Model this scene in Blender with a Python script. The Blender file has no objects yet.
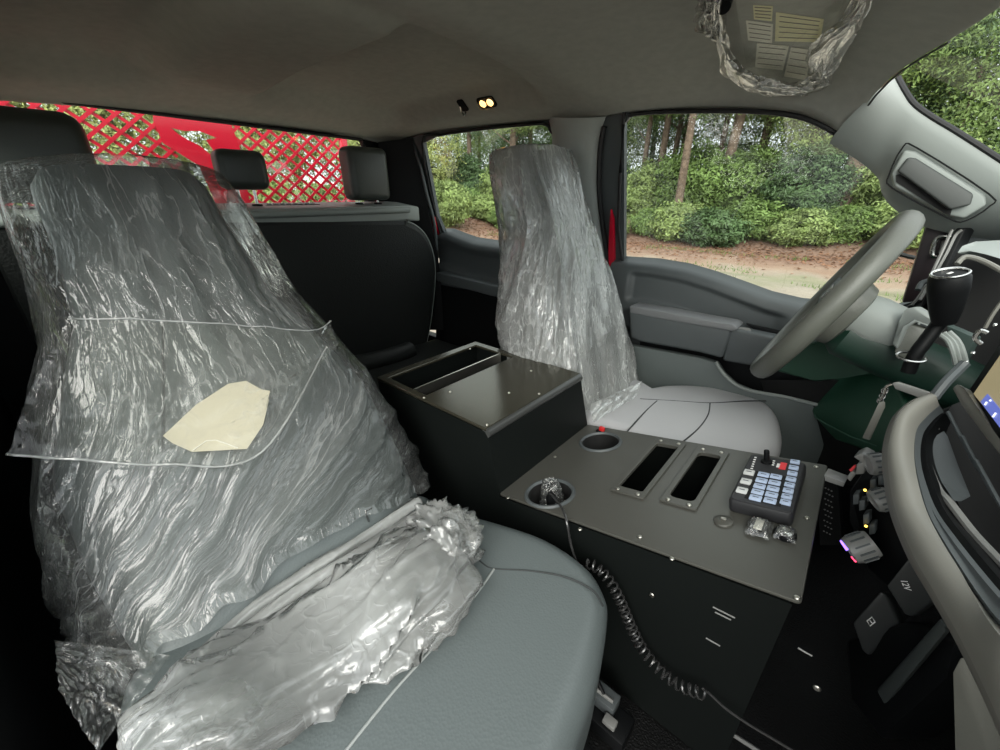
import bpy, bmesh, math, random
from mathutils import Vector, Matrix, noise
random.seed(7)
rad = math.radians
S = bpy.context.scene
COL = S.collection

# ------------------------------------------------------------------ camera
FPX, PITCH, YAW = 400.0, rad(24.2), rad(40.9)
CAM = Vector((0.0, -0.77, 1.05))
cd = bpy.data.cameras.new('camera'); co = bpy.data.objects.new('camera', cd); COL.objects.link(co)
cd.sensor_width = 36.0; cd.lens = FPX / 1000 * 36.0; cd.clip_start = 0.02; cd.clip_end = 300
_f = Vector((-math.sin(YAW) * math.cos(PITCH), math.cos(YAW) * math.cos(PITCH), -math.sin(PITCH)))
co.location = CAM; co.rotation_euler = _f.to_track_quat('-Z', 'Y').to_euler()
S.camera = co
# ------------------------------------------------------------------ sky, sun, exposure
W = bpy.data.worlds.new('overcast'); S.world = W; W.use_nodes = True
wn = W.node_tree; wn.nodes.clear()
wo = wn.nodes.new('ShaderNodeOutputWorld'); wb = wn.nodes.new('ShaderNodeBackground')
wt = wn.nodes.new('ShaderNodeTexCoord'); wz = wn.nodes.new('ShaderNodeSeparateXYZ'); wr = wn.nodes.new('ShaderNodeValToRGB')
wr.color_ramp.elements[0].position = 0.0; wr.color_ramp.elements[0].color = (0.80, 0.86, 0.88, 1)
wr.color_ramp.elements[1].position = 0.8; wr.color_ramp.elements[1].color = (0.92, 0.97, 1.0, 1)
wn.links.new(wt.outputs['Generated'], wz.inputs[0]); wn.links.new(wz.outputs['Z'], wr.inputs[0])
wn.links.new(wr.outputs[0], wb.inputs[0]); wb.inputs[1].default_value = 1.0
wn.links.new(wb.outputs[0], wo.inputs[0])
sl = bpy.data.lights.new('sun', 'SUN'); so = bpy.data.objects.new('sun', sl); COL.objects.link(so)
sl.energy = 2.2; sl.angle = rad(50); sl.color = (1.0, 0.97, 0.90)
so.rotation_euler = Vector((-0.42, 0.72, -0.62)).to_track_quat('-Z', 'Y').to_euler()
so.location = (3, -6, 6)
S.view_settings.view_transform = 'Standard'; S.view_settings.look = 'None'
S.view_settings.gamma = 1.0; S.view_settings.use_curve_mapping = False
S.view_settings.exposure = 1.0
S.cycles.use_denoising = True
S.cycles.max_bounces = 10; S.cycles.diffuse_bounces = 4; S.cycles.transparent_max_bounces = 24
S.cycles.caustics_reflective = False; S.cycles.caustics_refractive = False

# ------------------------------------------------------------------ pixel -> direction -> point on a real surface
def ray(u, v):
    r, up, f = u - 500.0, 375.0 - v, FPX
    z = up * math.cos(PITCH) - f * math.sin(PITCH); w = f * math.cos(PITCH) + up * math.sin(PITCH)
    return Vector((-w * math.sin(YAW) + r * math.cos(YAW), w * math.cos(YAW) + r * math.sin(YAW), z))
def P(u, v, x=None, y=None, z=None):
    d = ray(u, v)
    t = (x - CAM.x) / d.x if x is not None else (y - CAM.y) / d.y if y is not None else (z - CAM.z) / d.z
    return CAM + d * t
def PL(u, v, p0, n):
    d = ray(u, v); return CAM + d * ((p0 - CAM).dot(n) / d.dot(n))
TP, TN = Vector((0, .80, .83)), Vector((0, 1, .25)).normalized()
def PT(u, v): return PL(u, v, TP, TN)                 # driver side glass plane, leaning in at the top

# ------------------------------------------------------------------ materials
MATS = {}
def mat(name, col, rough=.5, metal=0, spec=.5, bump=0, bscale=80, var=0, vscale=6, coat=0, sheen=0, emis=None, voro=False, bdist=.002):
    m = bpy.data.materials.new(name); m.use_nodes = True; nt = m.node_tree; b = nt.nodes['Principled BSDF']
    b.inputs['Base Color'].default_value = (*col, 1); b.inputs['Roughness'].default_value = rough
    b.inputs['Metallic'].default_value = metal; b.inputs['Specular IOR Level'].default_value = spec
    if coat: b.inputs['Coat Weight'].default_value = coat; b.inputs['Coat Roughness'].default_value = .15
    if sheen: b.inputs['Sheen Weight'].default_value = sheen
    tc = nt.nodes.new('ShaderNodeTexCoord')
    if var:
        n = nt.nodes.new('ShaderNodeTexNoise'); n.inputs['Scale'].default_value = vscale; n.inputs['Detail'].default_value = 6
        nt.links.new(tc.outputs['Object'], n.inputs['Vector'])
        r = nt.nodes.new('ShaderNodeValToRGB'); r.color_ramp.elements[0].position = .3; r.color_ramp.elements[1].position = .7
        r.color_ramp.elements[0].color = (*[c * (1 - var) for c in col], 1); r.color_ramp.elements[1].color = (*[min(1, c * (1 + var)) for c in col], 1)
        nt.links.new(n.outputs[0], r.inputs[0]); nt.links.new(r.outputs[0], b.inputs['Base Color'])
    if bump:
        if voro:
            n = nt.nodes.new('ShaderNodeTexVoronoi'); n.inputs['Scale'].default_value = bscale; so_ = n.outputs['Distance']
        else:
            n = nt.nodes.new('ShaderNodeTexNoise'); n.inputs['Scale'].default_value = bscale; n.inputs['Detail'].default_value = 4; so_ = n.outputs[0]
        nt.links.new(tc.outputs['Object'], n.inputs['Vector'])
        bp = nt.nodes.new('ShaderNodeBump'); bp.inputs['Strength'].default_value = bump; bp.inputs['Distance'].default_value = bdist
        nt.links.new(so_, bp.inputs['Height']); nt.links.new(bp.outputs[0], b.inputs['Normal'])
    if emis:
        b.inputs['Emission Color'].default_value = (*emis[:3], 1); b.inputs['Emission Strength'].default_value = emis[3]
    MATS[name] = m; return m
def glass(name, tint=(.95, .97, .95), refl=.06):
    m = bpy.data.materials.new(name); m.use_nodes = True; nt = m.node_tree; nt.nodes.clear()
    o = nt.nodes.new('ShaderNodeOutputMaterial'); t = nt.nodes.new('ShaderNodeBsdfTransparent'); t.inputs[0].default_value = (*tint, 1)
    g = nt.nodes.new('ShaderNodeBsdfGlossy'); g.inputs['Roughness'].default_value = .02; mx = nt.nodes.new('ShaderNodeMixShader'); mx.inputs[0].default_value = refl
    nt.links.new(t.outputs[0], mx.inputs[1]); nt.links.new(g.outputs[0], mx.inputs[2]); nt.links.new(mx.outputs[0], o.inputs[0])
    return m
def film(name, milk=.10, gloss=.05, rough=.16, tint=(.95, .96, .94), scale=(60, 10, 10), bump=.7, bdist=.0015, crease=.5, attr=False, patch=(.42, .62), fres=.9):
    """clear wrinkled polythene: transparent, glossy wrinkles, white haze that is denser along the creases"""
    m = bpy.data.materials.new(name); m.use_nodes = True; nt = m.node_tree; nt.nodes.clear(); N = nt.nodes.new; L = nt.links.new
    o = N('ShaderNodeOutputMaterial'); t = N('ShaderNodeBsdfTransparent'); t.inputs[0].default_value = (*tint, 1)
    g = N('ShaderNodeBsdfGlossy'); g.inputs['Roughness'].default_value = rough
    d = N('ShaderNodeBsdfDiffuse'); d.inputs[0].default_value = (.84, .86, .84, 1)
    tl = N('ShaderNodeBsdfTranslucent'); tl.inputs[0].default_value = (.84, .86, .84, 1)
    if attr: tc = N('ShaderNodeAttribute'); tc.attribute_name = 'fold'; vec = tc.outputs['Vector']
    else: tc = N('ShaderNodeTexCoord'); vec = tc.outputs['Object']
    mp = N('ShaderNodeMapping'); mp.inputs['Scale'].default_value = scale; L(vec, mp.inputs[0])
    def nz_(sc, det, dist, kind):
        n = N('ShaderNodeTexNoise'); n.noise_type = kind; n.inputs['Scale'].default_value = sc; n.inputs['Detail'].default_value = det; n.inputs['Distortion'].default_value = dist; L(mp.outputs[0], n.inputs[0]); return n.outputs[0]
    def ridge_(sc, dist):                       # thin crease lines: 1 - |2n-1|
        a = N('ShaderNodeMath'); a.operation = 'MULTIPLY_ADD'; a.inputs[1].default_value = 2; a.inputs[2].default_value = -1; L(nz_(sc, 2, dist, 'FBM'), a.inputs[0])
        b = N('ShaderNodeMath'); b.operation = 'ABSOLUTE'; L(a.outputs[0], b.inputs[0])
        c = N('ShaderNodeMapRange'); c.inputs['From Min'].default_value = 0; c.inputs['From Max'].default_value = .10; c.inputs['To Min'].default_value = 1; c.inputs['To Max'].default_value = 0; c.interpolation_type = 'SMOOTHSTEP'; L(b.outputs[0], c.inputs[0]); return c.outputs[0]
    r1, r2 = ridge_(1.0, .25), ridge_(2.7, .3)
    ad = N('ShaderNodeMath'); ad.operation = 'MULTIPLY_ADD'; ad.inputs[1].default_value = .45; L(r2, ad.inputs[0]); L(r1, ad.inputs[2])
    ad2 = N('ShaderNodeMath'); ad2.operation = 'MULTIPLY_ADD'; ad2.inputs[1].default_value = 1.6; L(nz_(.55, 3, .4, 'FBM'), ad2.inputs[0]); L(ad.outputs[0], ad2.inputs[2])
    bp = N('ShaderNodeBump'); bp.inputs['Strength'].default_value = bump; bp.inputs['Distance'].default_value = bdist; L(ad2.outputs[0], bp.inputs['Height'])
    for q in (g, d, tl): L(bp.outputs[0], q.inputs['Normal'])
    fr = N('ShaderNodeFresnel'); fr.inputs['IOR'].default_value = 1.5; L(bp.outputs[0], fr.inputs['Normal'])
    fa = N('ShaderNodeMath'); fa.operation = 'MULTIPLY_ADD'; fa.inputs[1].default_value = fres; fa.inputs[2].default_value = gloss; fa.use_clamp = True; L(fr.outputs[0], fa.inputs[0])
    md = N('ShaderNodeMixShader'); md.inputs[0].default_value = .4; L(d.outputs[0], md.inputs[1]); L(tl.outputs[0], md.inputs[2])
    # patches where the film is strongly crinkled
    pm = N('ShaderNodeMapRange'); pm.inputs['From Min'].default_value = patch[0]; pm.inputs['From Max'].default_value = patch[1]; L(nz_(.16, 3, .6, 'FBM'), pm.inputs[0])
    cm = N('ShaderNodeMath'); cm.operation = 'MULTIPLY'; L(ad.outputs[0], cm.inputs[0]); L(pm.outputs[0], cm.inputs[1])
    mk = N('ShaderNodeMath'); mk.operation = 'MULTIPLY_ADD'; mk.inputs[1].default_value = crease; mk.inputs[2].default_value = milk * .75; mk.use_clamp = True; L(cm.outputs[0], mk.inputs[0])
    mk2 = N('ShaderNodeMath'); mk2.operation = 'MULTIPLY_ADD'; mk2.inputs[1].default_value = milk * .7; mk2.use_clamp = True; L(pm.outputs[0], mk2.inputs[0]); L(mk.outputs[0], mk2.inputs[2])
    m1 = N('ShaderNodeMixShader'); L(mk2.outputs[0], m1.inputs[0]); L(t.outputs[0], m1.inputs[1]); L(md.outputs[0], m1.inputs[2])
    m2 = N('ShaderNodeMixShader'); L(fa.outputs[0], m2.inputs[0]); L(m1.outputs[0], m2.inputs[1]); L(g.outputs[0], m2.inputs[2])
    L(m2.outputs[0], o.inputs[0]); return m
def set_fold(me, co):
    a = me.attributes.new('fold', 'FLOAT_VECTOR', 'POINT'); a.data.foreach_set('vector', [c for p in co for c in p])

M_head = mat('headliner_cloth', (.40, .405, .37), .95, bump=.25, bscale=420, var=.06, vscale=40, spec=.2)
M_trim = mat('grey_green_plastic_trim', (.26, .285, .27), .55, bump=.12, bscale=500, bdist=.001)
M_dtrim = mat('dark_grey_plastic_trim', (.075, .085, .088), .5, bump=.15, bscale=450, bdist=.001)
M_black = mat('black_plastic', (.005, .0055, .006), .5, spec=.16, bump=.12, bscale=300, bdist=.001)
M_rub = mat('black_rubber_seal', (.012, .012, .013), .6)
M_vinyl = mat('grey_seat_vinyl', (.115, .135, .135), .42, bump=.25, bscale=260, voro=True, bdist=.0012)
M_vinyld = mat('driver_seat_vinyl', (.44, .44, .45), .5, bump=.25, bscale=260, voro=True, bdist=.0012)
M_seam = mat('seat_seam_thread', (.30, .32, .31), .6)
M_seamd = mat('dark_seam', (.03, .034, .034), .7)
M_bench = mat('rear_bench_black_vinyl', (.012, .0135, .013), .5, spec=.25, bump=.5, bscale=180, voro=True, bdist=.002)
M_hr = mat('headrest_vinyl', (.038, .045, .04), .4, bump=.2, bscale=260, voro=True, bdist=.0012)
M_cons = mat('black_powder_coated_steel', (.006, .0075, .007), .5, spec=.14, bump=.25, bscale=700, bdist=.0006)
M_lid = mat('satin_black_lid_panel', (.085, .08, .058), .20, bump=.08, bscale=600, bdist=.0004, metal=.6)
M_panel = mat('console_face_panel', (.085, .084, .073), .36, bump=.25, bscale=800, bdist=.0006, metal=.2)
M_hole = mat('cavity_shade', (.004, .004, .004), .8)  # near-black colour carries the shade inside openings and gaps
M_steel = mat('bright_steel', (.62, .62, .60), .25, metal=1)
M_screw = mat('screw_zinc', (.55, .53, .47), .35, metal=1)
M_floor = mat('black_rubber_floor', (.006, .006, .006), .35, bump=.7, bscale=240, bdist=.003, spec=.4)
M_carpet = mat('rear_floor_carpet', (.012, .012, .012), .9, bump=.6, bscale=300)
M_key = mat('keypad_black_plastic', (.022, .022, .024), .5, bump=.1, bscale=300)
M_btnw = mat('keypad_white_buttons', (.62, .63, .62), .5)
M_btnb = mat('keypad_pale_blue_buttons', (.46, .55, .72), .5)
M_logo = mat('red_printed_logo', (.75, .05, .06), .5)
M_print = mat('white_print', (.8, .8, .78), .6)
M_dprint = mat('dark_print', (.03, .03, .05), .6)
M_paper = mat('cream_paper', (.60, .55, .42), .8, bump=.05, bscale=60, var=.04)
M_lab_w = mat('white_label_paper', (.88, .85, .76), .7)
M_lab_y = mat('yellow_label_paper', (.85, .79, .48), .7)
M_lab_l = mat('label_fine_print', (.24, .22, .19), .8)
M_red = mat('red_truck_paint', (.62, .006, .03), .25, coat=.6)
M_redr = mat('red_painted_expanded_metal', (.66, .008, .035), .35, var=.12, vscale=25)
M_bezel = mat('warm_grey_dash_bezel', (.19, .187, .165), .45, bump=.1, bscale=500, bdist=.0008)
M_dash = mat('dash_soft_touch', (.045, .052, .05), .5, bump=.25, bscale=350, bdist=.001)
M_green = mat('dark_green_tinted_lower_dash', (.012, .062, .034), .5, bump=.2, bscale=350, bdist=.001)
M_wheel = mat('steering_wheel_vinyl', (.10, .105, .09), .42, bump=.2, bscale=320, voro=True, bdist=.001)
M_knob = mat('knob_grey', (.22, .22, .21), .35)
M_tan = mat('screen_map_tan', (.3, .26, .16), .3, emis=(.55, .46, .26, .22))
M_blue = mat('screen_blue_block', (.05, .07, .25), .3, emis=(.10, .13, .42, .6))
M_scrt = mat('screen_white_text', (.5, .5, .5), .3, emis=(.8, .85, 1, .6))
M_ledb = mat('blue_led', (.05, .03, .4), .3, emis=(.20, .10, 1, 2.5))
M_ledr = mat('red_led', (.4, .02, .04), .3, emis=(1, .05, .12, 2.0))
M_ledo = mat('amber_led', (.5, .3, .02), .3, emis=(1, .65, .1, 2.0))
M_lamp = mat('dome_lamp_warm', (.8, .6, .35), .3, emis=(1, .62, .25, 2.2))
M_glass = glass('window_glass'); M_lens = glass('lamp_lens', (.95, .9, .8), .12)
M_film_p = film('clear_seat_film', .10, .035, .09, scale=(44, 8, 12), attr=True, crease=.20, bump=.75, patch=(.44, .62), fres=.8)
M_film_d = film('milky_seat_film', .40, .08, .10, scale=(46, 13, 12), attr=True, crease=.40, bump=1.0, patch=(.36, .55))
M_film_h = film('hem_film', .45, .02, .2, scale=(30, 30, 30), crease=.25, bump=.25, fres=.3)
M_film_b = film('bunched_film', .38, .05, .16, scale=(14, 14, 14), crease=.06, bump=.4, patch=(.45, .62))
M_film_o = film('loose_film', .07, .02, .14, scale=(16, 16, 16), crease=.12, bump=.3, patch=(.5, .7), fres=.4)
M_film_s = film('small_bag_film', .10, .05, .12, scale=(45, 45, 45), crease=.4, bump=.5, patch=(.45, .65))
M_gravel = mat('gravel_track', (.36, .31, .25), .95, bump=.8, bscale=9, var=.3, vscale=1.2, bdist=.05)
M_bark = mat('pine_bark', (.16, .115, .085), .95, bump=1, bscale=9, var=.4, vscale=5, bdist=.05)
def leafmat(name, c):
    m = mat(name, c, .55, var=.45, vscale=1.1); b = m.node_tree.nodes['Principled BSDF']
    return m
M_leafs = [leafmat('leaf_mid_green', (.15, .23, .06)), leafmat('leaf_light_green', (.235, .31, .10)), leafmat('leaf_dark_green', (.08, .14, .05)), leafmat('leaf_yellow_green', (.32, .36, .12))]
M_litter = mat('brown_leaf_litter', (.23, .12, .07), .95, var=.5, vscale=9)
M_grass = mat('grass', (.13, .2, .05), .8, var=.4, vscale=3)

# ------------------------------------------------------------------ mesh helpers
class MB:
    def __init__(s): s.v = []; s.f = []
    def add(s, vs, fs):
        k = len(s.v); s.v += [Vector(p) for p in vs]; s.f += [tuple(i + k for i in f) for f in fs]; return s
    def box(s, c, size, M=None):
        c = Vector(c); a, b, d = [q / 2 for q in size]
        vs = [Vector((i * a, j * b, k * d)) for i in (-1, 1) for j in (-1, 1) for k in (-1, 1)]
        vs = [(M @ p if M else p) + c for p in vs]
        return s.add(vs, [(0, 1, 3, 2), (4, 6, 7, 5), (0, 4, 5, 1), (2, 3, 7, 6), (0, 2, 6, 4), (1, 5, 7, 3)])
    def prism(s, pts, ext):
        n = len(pts); ext = Vector(ext); a = [Vector(p) for p in pts]; b = [p + ext for p in a]
        return s.add(a + b, [tuple(range(n))[::-1], tuple(range(n, 2 * n))] + [(i, (i + 1) % n, n + (i + 1) % n, n + i) for i in range(n)])
    def tube(s, path, r, n=8, closed=False, caps=True):
        path = [Vector(p) for p in path]; m = len(path); rs = r if isinstance(r, (list, tuple)) else [r] * m
        rings = []; prev = None
        for i, p in enumerate(path):
            a = path[(i - 1) % m] if (closed or i > 0) else p; b = path[(i + 1) % m] if (closed or i < m - 1) else p
            t = (b - a).normalized()
            if prev is None:
                q = Vector((0, 0, 1)) if abs(t.z) < .9 else Vector((1, 0, 0)); nrm = (q - t * q.dot(t)).normalized()
            else:
                nrm = (prev - t * prev.dot(t)); nrm = nrm.normalized() if nrm.length > 1e-6 else prev
            prev = nrm; bn = t.cross(nrm)
            rings.append([p + (nrm * math.cos(2 * math.pi * k / n) + bn * math.sin(2 * math.pi * k / n)) * rs[i] for k in range(n)])
        return s.loft(rings, closed, caps)
    def loft(s, rings, closed=False, caps=True):
        n = len(rings[0]); m = len(rings); vs = [p for r in rings for p in r]; fs = []
        for i in range(m if closed else m - 1):
            j = (i + 1) % m
            for k in range(n): l = (k + 1) % n; fs.append((i * n + k, i * n + l, j * n + l, j * n + k))
        if caps and not closed: fs += [tuple(range(n))[::-1], tuple((m - 1) * n + k for k in range(n))]
        return s.add(vs, fs)
    def lathe(s, prof, M, n=24, loop=False):                       # prof: (radius, height) along local z
        rings = [[M @ Vector((r * math.cos(2 * math.pi * k / n), r * math.sin(2 * math.pi * k / n), h)) for k in range(n)] for r, h in prof]
        return s.loft(rings, loop)
    def grid(s, fn, nu, nv):
        vs = [fn(i / nu, j / nv) for i in range(nu + 1) for j in range(nv + 1)]
        return s.add(vs, [(i * (nv + 1) + j, i * (nv + 1) + j + 1, (i + 1) * (nv + 1) + j + 1, (i + 1) * (nv + 1) + j) for i in range(nu) for j in range(nv)])
    def mesh(s, name, m, bevel=0, seg=2, ang=38, thick=0):
        me = bpy.data.meshes.new(name); me.from_pydata([tuple(p) for p in s.v], [], s.f); me.update()
        return finish(me, m, bevel, seg, ang, thick)
def finish(me, m, bevel=0, seg=2, ang=38, thick=0):
    bm = bmesh.new(); bm.from_mesh(me)
    if thick: bmesh.ops.solidify(bm, geom=bm.faces[:], thickness=thick)
    bmesh.ops.recalc_face_normals(bm, faces=bm.faces[:])
    if bevel:
        es = [e for e in bm.edges if len(e.link_faces) == 2 and e.calc_face_angle(0) > rad(25)]
        bmesh.ops.bevel(bm, geom=es, offset=bevel, segments=seg, profile=.5, affect='EDGES', clamp_overlap=True)
    bm.to_mesh(me); bm.free()
    for p in me.polygons: p.use_smooth = True
    try: me.set_sharp_from_angle(angle=rad(ang))
    except Exception: pass
    if m: me.materials.append(m)
    return me
def plate_mesh(name, loops, M, thick, m, bevel=0, ang=38):
    cu = bpy.data.curves.new('tmp', 'CURVE'); cu.dimensions = '2D'; cu.fill_mode = 'BOTH'
    bevel = min(bevel, thick * .49); cu.extrude = max(thick / 2 - bevel, 0); cu.bevel_depth = bevel; cu.bevel_resolution = 1; cu.offset = -bevel
    for L in loops:
        sp = cu.splines.new('POLY'); sp.points.add(len(L) - 1); sp.use_cyclic_u = True
        for q, c in zip(sp.points, L): q.co = (c[0], c[1], 0, 1)
    o = bpy.data.objects.new('tmp', cu); me = bpy.data.meshes.new_from_object(o)
    bpy.data.objects.remove(o); bpy.data.curves.remove(cu)
    me.name = name; me.transform(M); return finish(me, m, 0, 2, ang)
def link(name, me, parent=None, loc=None):
    o = bpy.data.objects.new(name, me); COL.objects.link(o)
    if parent is not None:
        o.parent = parent; o.matrix_parent_inverse = WM[parent.name].inverted(); WM[o.name] = Matrix()
    else: WM[o.name] = Matrix()
    return o
WM = {}
def tag(o, label, cat, group=None, kind=None):
    o['label'] = label; o['category'] = cat
    if group: o['group'] = group
    if kind: o['kind'] = kind
    return o
def struct(o, label): o['kind'] = 'structure'; o['label'] = label; return o
def thing(name, label, cat, loc=(0, 0, 0), group=None):
    o = bpy.data.objects.new(name, None); COL.objects.link(o); o.location = loc; o.empty_display_size = .05
    WM[o.name] = Matrix.Translation(Vector(loc)); return tag(o, label, cat, group)
def part(name, mb, m, parent, bevel=0, seg=2, ang=38, thick=0, label=None):
    o = link(name, mb.mesh(name, m, bevel, seg, ang, thick), parent)
    if label: o['label'] = label
    return o
def plate(name, loops, M, thick, m, parent=None, bevel=0):
    return link(name, plate_mesh(name, loops, M, thick, m, bevel), parent)
def frame(o, ex, ey):
    ex = Vector(ex).normalized(); ey = Vector(ey); ey = (ey - ex * ey.dot(ex)).normalized(); ez = ex.cross(ey)
    M = Matrix((ex, ey, ez)).transposed().to_4x4(); M.translation = Vector(o); return M
def rrect(w, h, r, n=5, c=(0, 0)):
    out = []
    for (sx, sy, a0) in ((1, 1, 0), (-1, 1, 90), (-1, -1, 180), (1, -1, 270)):
        for k in range(n + 1):
            a = rad(a0 + 90 * k / n); out.append((c[0] + sx * (w / 2 - r) + r * math.cos(a), c[1] + sy * (h / 2 - r) + r * math.sin(a)))
    return out
def circ(r, n=32, c=(0, 0)): return [(c[0] + r * math.cos(2 * math.pi * k / n), c[1] + r * math.sin(2 * math.pi * k / n)) for k in range(n)]
def crom(pts, n=8, closed=False):
    pts = [Vector(p) for p in pts]; m = len(pts); out = []
    for i in range(m if closed else m - 1):
        if closed: a, b, c, d = pts[i - 1], pts[i], pts[(i + 1) % m], pts[(i + 2) % m]
        else: a, b, c, d = pts[max(i - 1, 0)], pts[i], pts[i + 1], pts[min(i + 2, m - 1)]
        for k in range(n):
            t = k / n
            out.append(.5 * ((2 * b) + (c - a) * t + (2 * a - 5 * b + 4 * c - d) * t * t + (3 * b - a - 3 * c + d) * t ** 3))
    if not closed: out.append(pts[-1])
    return out
def interp(tab, x):
    if x <= tab[0][0]: return tab[0][1]
    for (a, va), (b, vb) in zip(tab, tab[1:]):
        if x <= b:
            t = (x - a) / (b - a); t = t * t * (3 - 2 * t) if False else t; return va + (vb - va) * t
    return tab[-1][1]
def sstep(a, b, x):
    t = max(0, min(1, (x - a) / (b - a))); return t * t * (3 - 2 * t)
def copy_tree(o, M=None, parent=None):
    c = o.copy(); COL.objects.link(c)
    if parent is not None: c.parent = parent
    elif M is not None: c.matrix_world = M
    for ch in [q for q in COL.objects if q.parent == o]: copy_tree(ch, None, c)
    return c
def nz(x, y, z): return noise.noise(Vector((x, y, z)))
def ridge(x, y, z): return 1 - abs(noise.noise(Vector((x, y, z)))) * 2

# ================================================================== STRUCTURE: cab shell
X3, Y3, Z3 = Vector((1, 0, 0)), Vector((0, 1, 0)), Vector((0, 0, 1))
# ---- floor
mb = MB().box((-.75, -.22, .03), (2.6, 2.07, .04)); fl = struct(link('floor', mb.mesh('floor', M_floor)), 'black rubber cab floor under the seats')
# ---- headliner (ceiling)
EDGE = [(405, 139), (430, 133), (480, 127), (550, 121), (600, 118), (625, 114), (680, 109), (745, 108.5), (790, 112), (814, 119), (834, 132), (840, 148)]
edge = [Vector((-1.985, .64, 1.285)), Vector((-1.97, .67, 1.30))] + [p for p in crom([PT(*e) for e in EDGE], 6) if p.x > -1.95]
ZC = [(-2.2, 1.31), (-1.985, 1.312), (-1.93, 1.335), (-1.75, 1.38), (-1.4, 1.40), (-.5, 1.40), (-.3, 1.385), (-.12, 1.30)]
def head_pt(e, t):
    xe, ze = e.x, e.z; f = sstep(-.55, -.12, xe); zc = interp(ZC, xe); xc = xe + .20 * f
    ye = e.y - .004 if t > 0 else -(e.y + .20); a = abs(t); p = 3.0 + 9 * f
    x = xc + (xe - xc) * a ** 2; y = ye * a if t > 0 else ye * a; z = ze + (zc - ze) * (1 - a ** p)
    # moulded relief: shallow recess over the rear seats and a lengthwise crease
    w = (1 - sstep(.72, .9, a))
    rec = sstep(-.89, -.96, x + .07 * y) * sstep(-1.9, -1.65, x) * w
    z += .045 * rec + .060 * rec * (sstep(-.03, -.065, y) * sstep(-.42, -.30, y) * -1)
    z -= .012 * math.exp(-((x + .79) / .07) ** 2) * w
    return Vector((x, y, z))
n2 = 110
fine = [edge[0]]
for a_, b_ in zip(edge, edge[1:]):
    m_ = max(1, int((b_ - a_).length / .013)); fine += [a_.lerp(b_, (q + 1) / m_) for q in range(m_)]
edge = fine; vs = []
for e in edge:
    for j in range(n2 + 1):
        vs.append(head_pt(e, -1 + 2 * j / n2))
# refine along x by catmull rows
rows = [vs[i * (n2 + 1):(i + 1) * (n2 + 1)] for i in range(len(edge))]
mb = MB(); mb.add([p for r in rows for p in r], [(i * (n2 + 1) + j, i * (n2 + 1) + j + 1, (i + 1) * (n2 + 1) + j + 1, (i + 1) * (n2 + 1) + j) for i in range(len(rows) - 1) for j in range(n2)])
me = mb.mesh('ceiling', M_head, ang=80)
ceil = struct(link('ceiling', me), 'grey cloth headliner with moulded recess over the rear seats')
md = ceil.modifiers.new('thick', 'SOLIDIFY'); md.thickness = .02; md.offset = 1 if me.polygons[0].normal.z > 0 else -1
seam = [head_pt(edge[-1], t / 20) + Vector((.004, 0, -.001)) for t in range(12, 21)]
link('headliner_seam', MB().tube(seam, .0022, 6).mesh('headliner_seam', M_rub), ceil)
# ---- driver side body wall, with two window openings
MT = frame(TP, X3, (0, -.25, 1))
def toT(u, v, d=0):
    q = MT.inverted() @ PT(u, v); return (q.x, q.y)
FW = [(624, 124), (631, 115), (660, 112), (700, 111), (745, 111), (785, 114), (815, 122), (845, 139), (868, 157), (882, 173), (890, 186), (950, 232), (920, 300), (860, 318), (800, 314), (740, 294), (690, 276), (624, 266)]
RW = [(423, 143), (440, 135), (480, 129), (530, 124), (546, 124), (552, 131), (556, 150), (551, 248), (480, 252), (447, 240), (437, 216)]
fw = [toT(*p) for p in FW]; rw = [toT(*p) for p in RW]
outer = [(-2.06, -.12), (.62, -.12), (.62, -.04), (.12, .22), (-.03, .36), (-.10, .44), (-.20, .56), (-2.06, .56)]
wl = plate('wall_left', [outer, fw, rw], MT @ Matrix.Translation((0, 0, -.012)), .02, M_dtrim)
struct(wl, 'dark upper side wall of the cab around the driver side windows')
def ring_on_T(pts, off): return [MT @ Vector((a, b, off)) for a, b in pts]
fwr = crom(ring_on_T(fw, .006), 3, True); rwr = crom(ring_on_T(rw, .006), 3, True)
for k, (nm, loop, r) in enumerate((('trim_1', fwr, .006), ('trim_2', rwr, .006))):
    struct(link(nm, MB().tube(loop, r, 8, True).mesh(nm, M_rub)), ['black rubber seal around the front side window', 'black rubber seal around the rear side window'][k])
for k, hole in enumerate((fw, rw)):
    o = plate('window_%d' % (k + 1), [hole], MT @ Matrix.Translation((0, 0, -.016)), .004, M_glass)
    struct(o, ['clear glass of the driver door window', 'clear glass of the rear door window'][k])
# second inner weatherstrip lines seen beside the pillars
st = [P(412, 141, y=.685), P(420, 165, y=.69), P(427, 195, y=.705), P(434, 222, y=.72), P(437, 250, y=.73)]
o = struct(link('trim_3', MB().tube(crom(st, 5), .008, 8).mesh('trim_3', M_dtrim)), 'grey door seal beside the rear pillar'); 
# B pillar cover
def on(u, v, d): q = MT.inverted() @ PT(u, v); return MT @ Vector((q.x, q.y, d))
rowsB = []
for (ul, ur, v) in ((549, 607, 116), (551, 604, 124), (553, 601, 140), (554, 599, 180), (552, 603, 220), (550, 609, 255), (548, 617, 310), (546, 622, 380)):
    r = []
    for k in range(11):
        t = k / 10; d = .006 + .035 * math.sin(math.pi * t) ** .6
        r.append(on(ul + (ur - ul) * t, v, d))
    rowsB.append(r)
mb = MB(); mb.add([p for r in rowsB for p in r], [(i * 11 + j, i * 11 + j + 1, i * 11 + 12 + j, i * 11 + 11 + j) for i in range(len(rowsB) - 1) for j in range(10)])
o = struct(link('trim_4', mb.mesh('trim_4', mat('pillar_cover_lightened', (.40, .43, .41), .55, bump=.12, bscale=500, bdist=.001), ang=80)), 'grey plastic pillar cover behind the driver seat')  # same trim plastic, colour lightened to make up for weak light here
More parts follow.
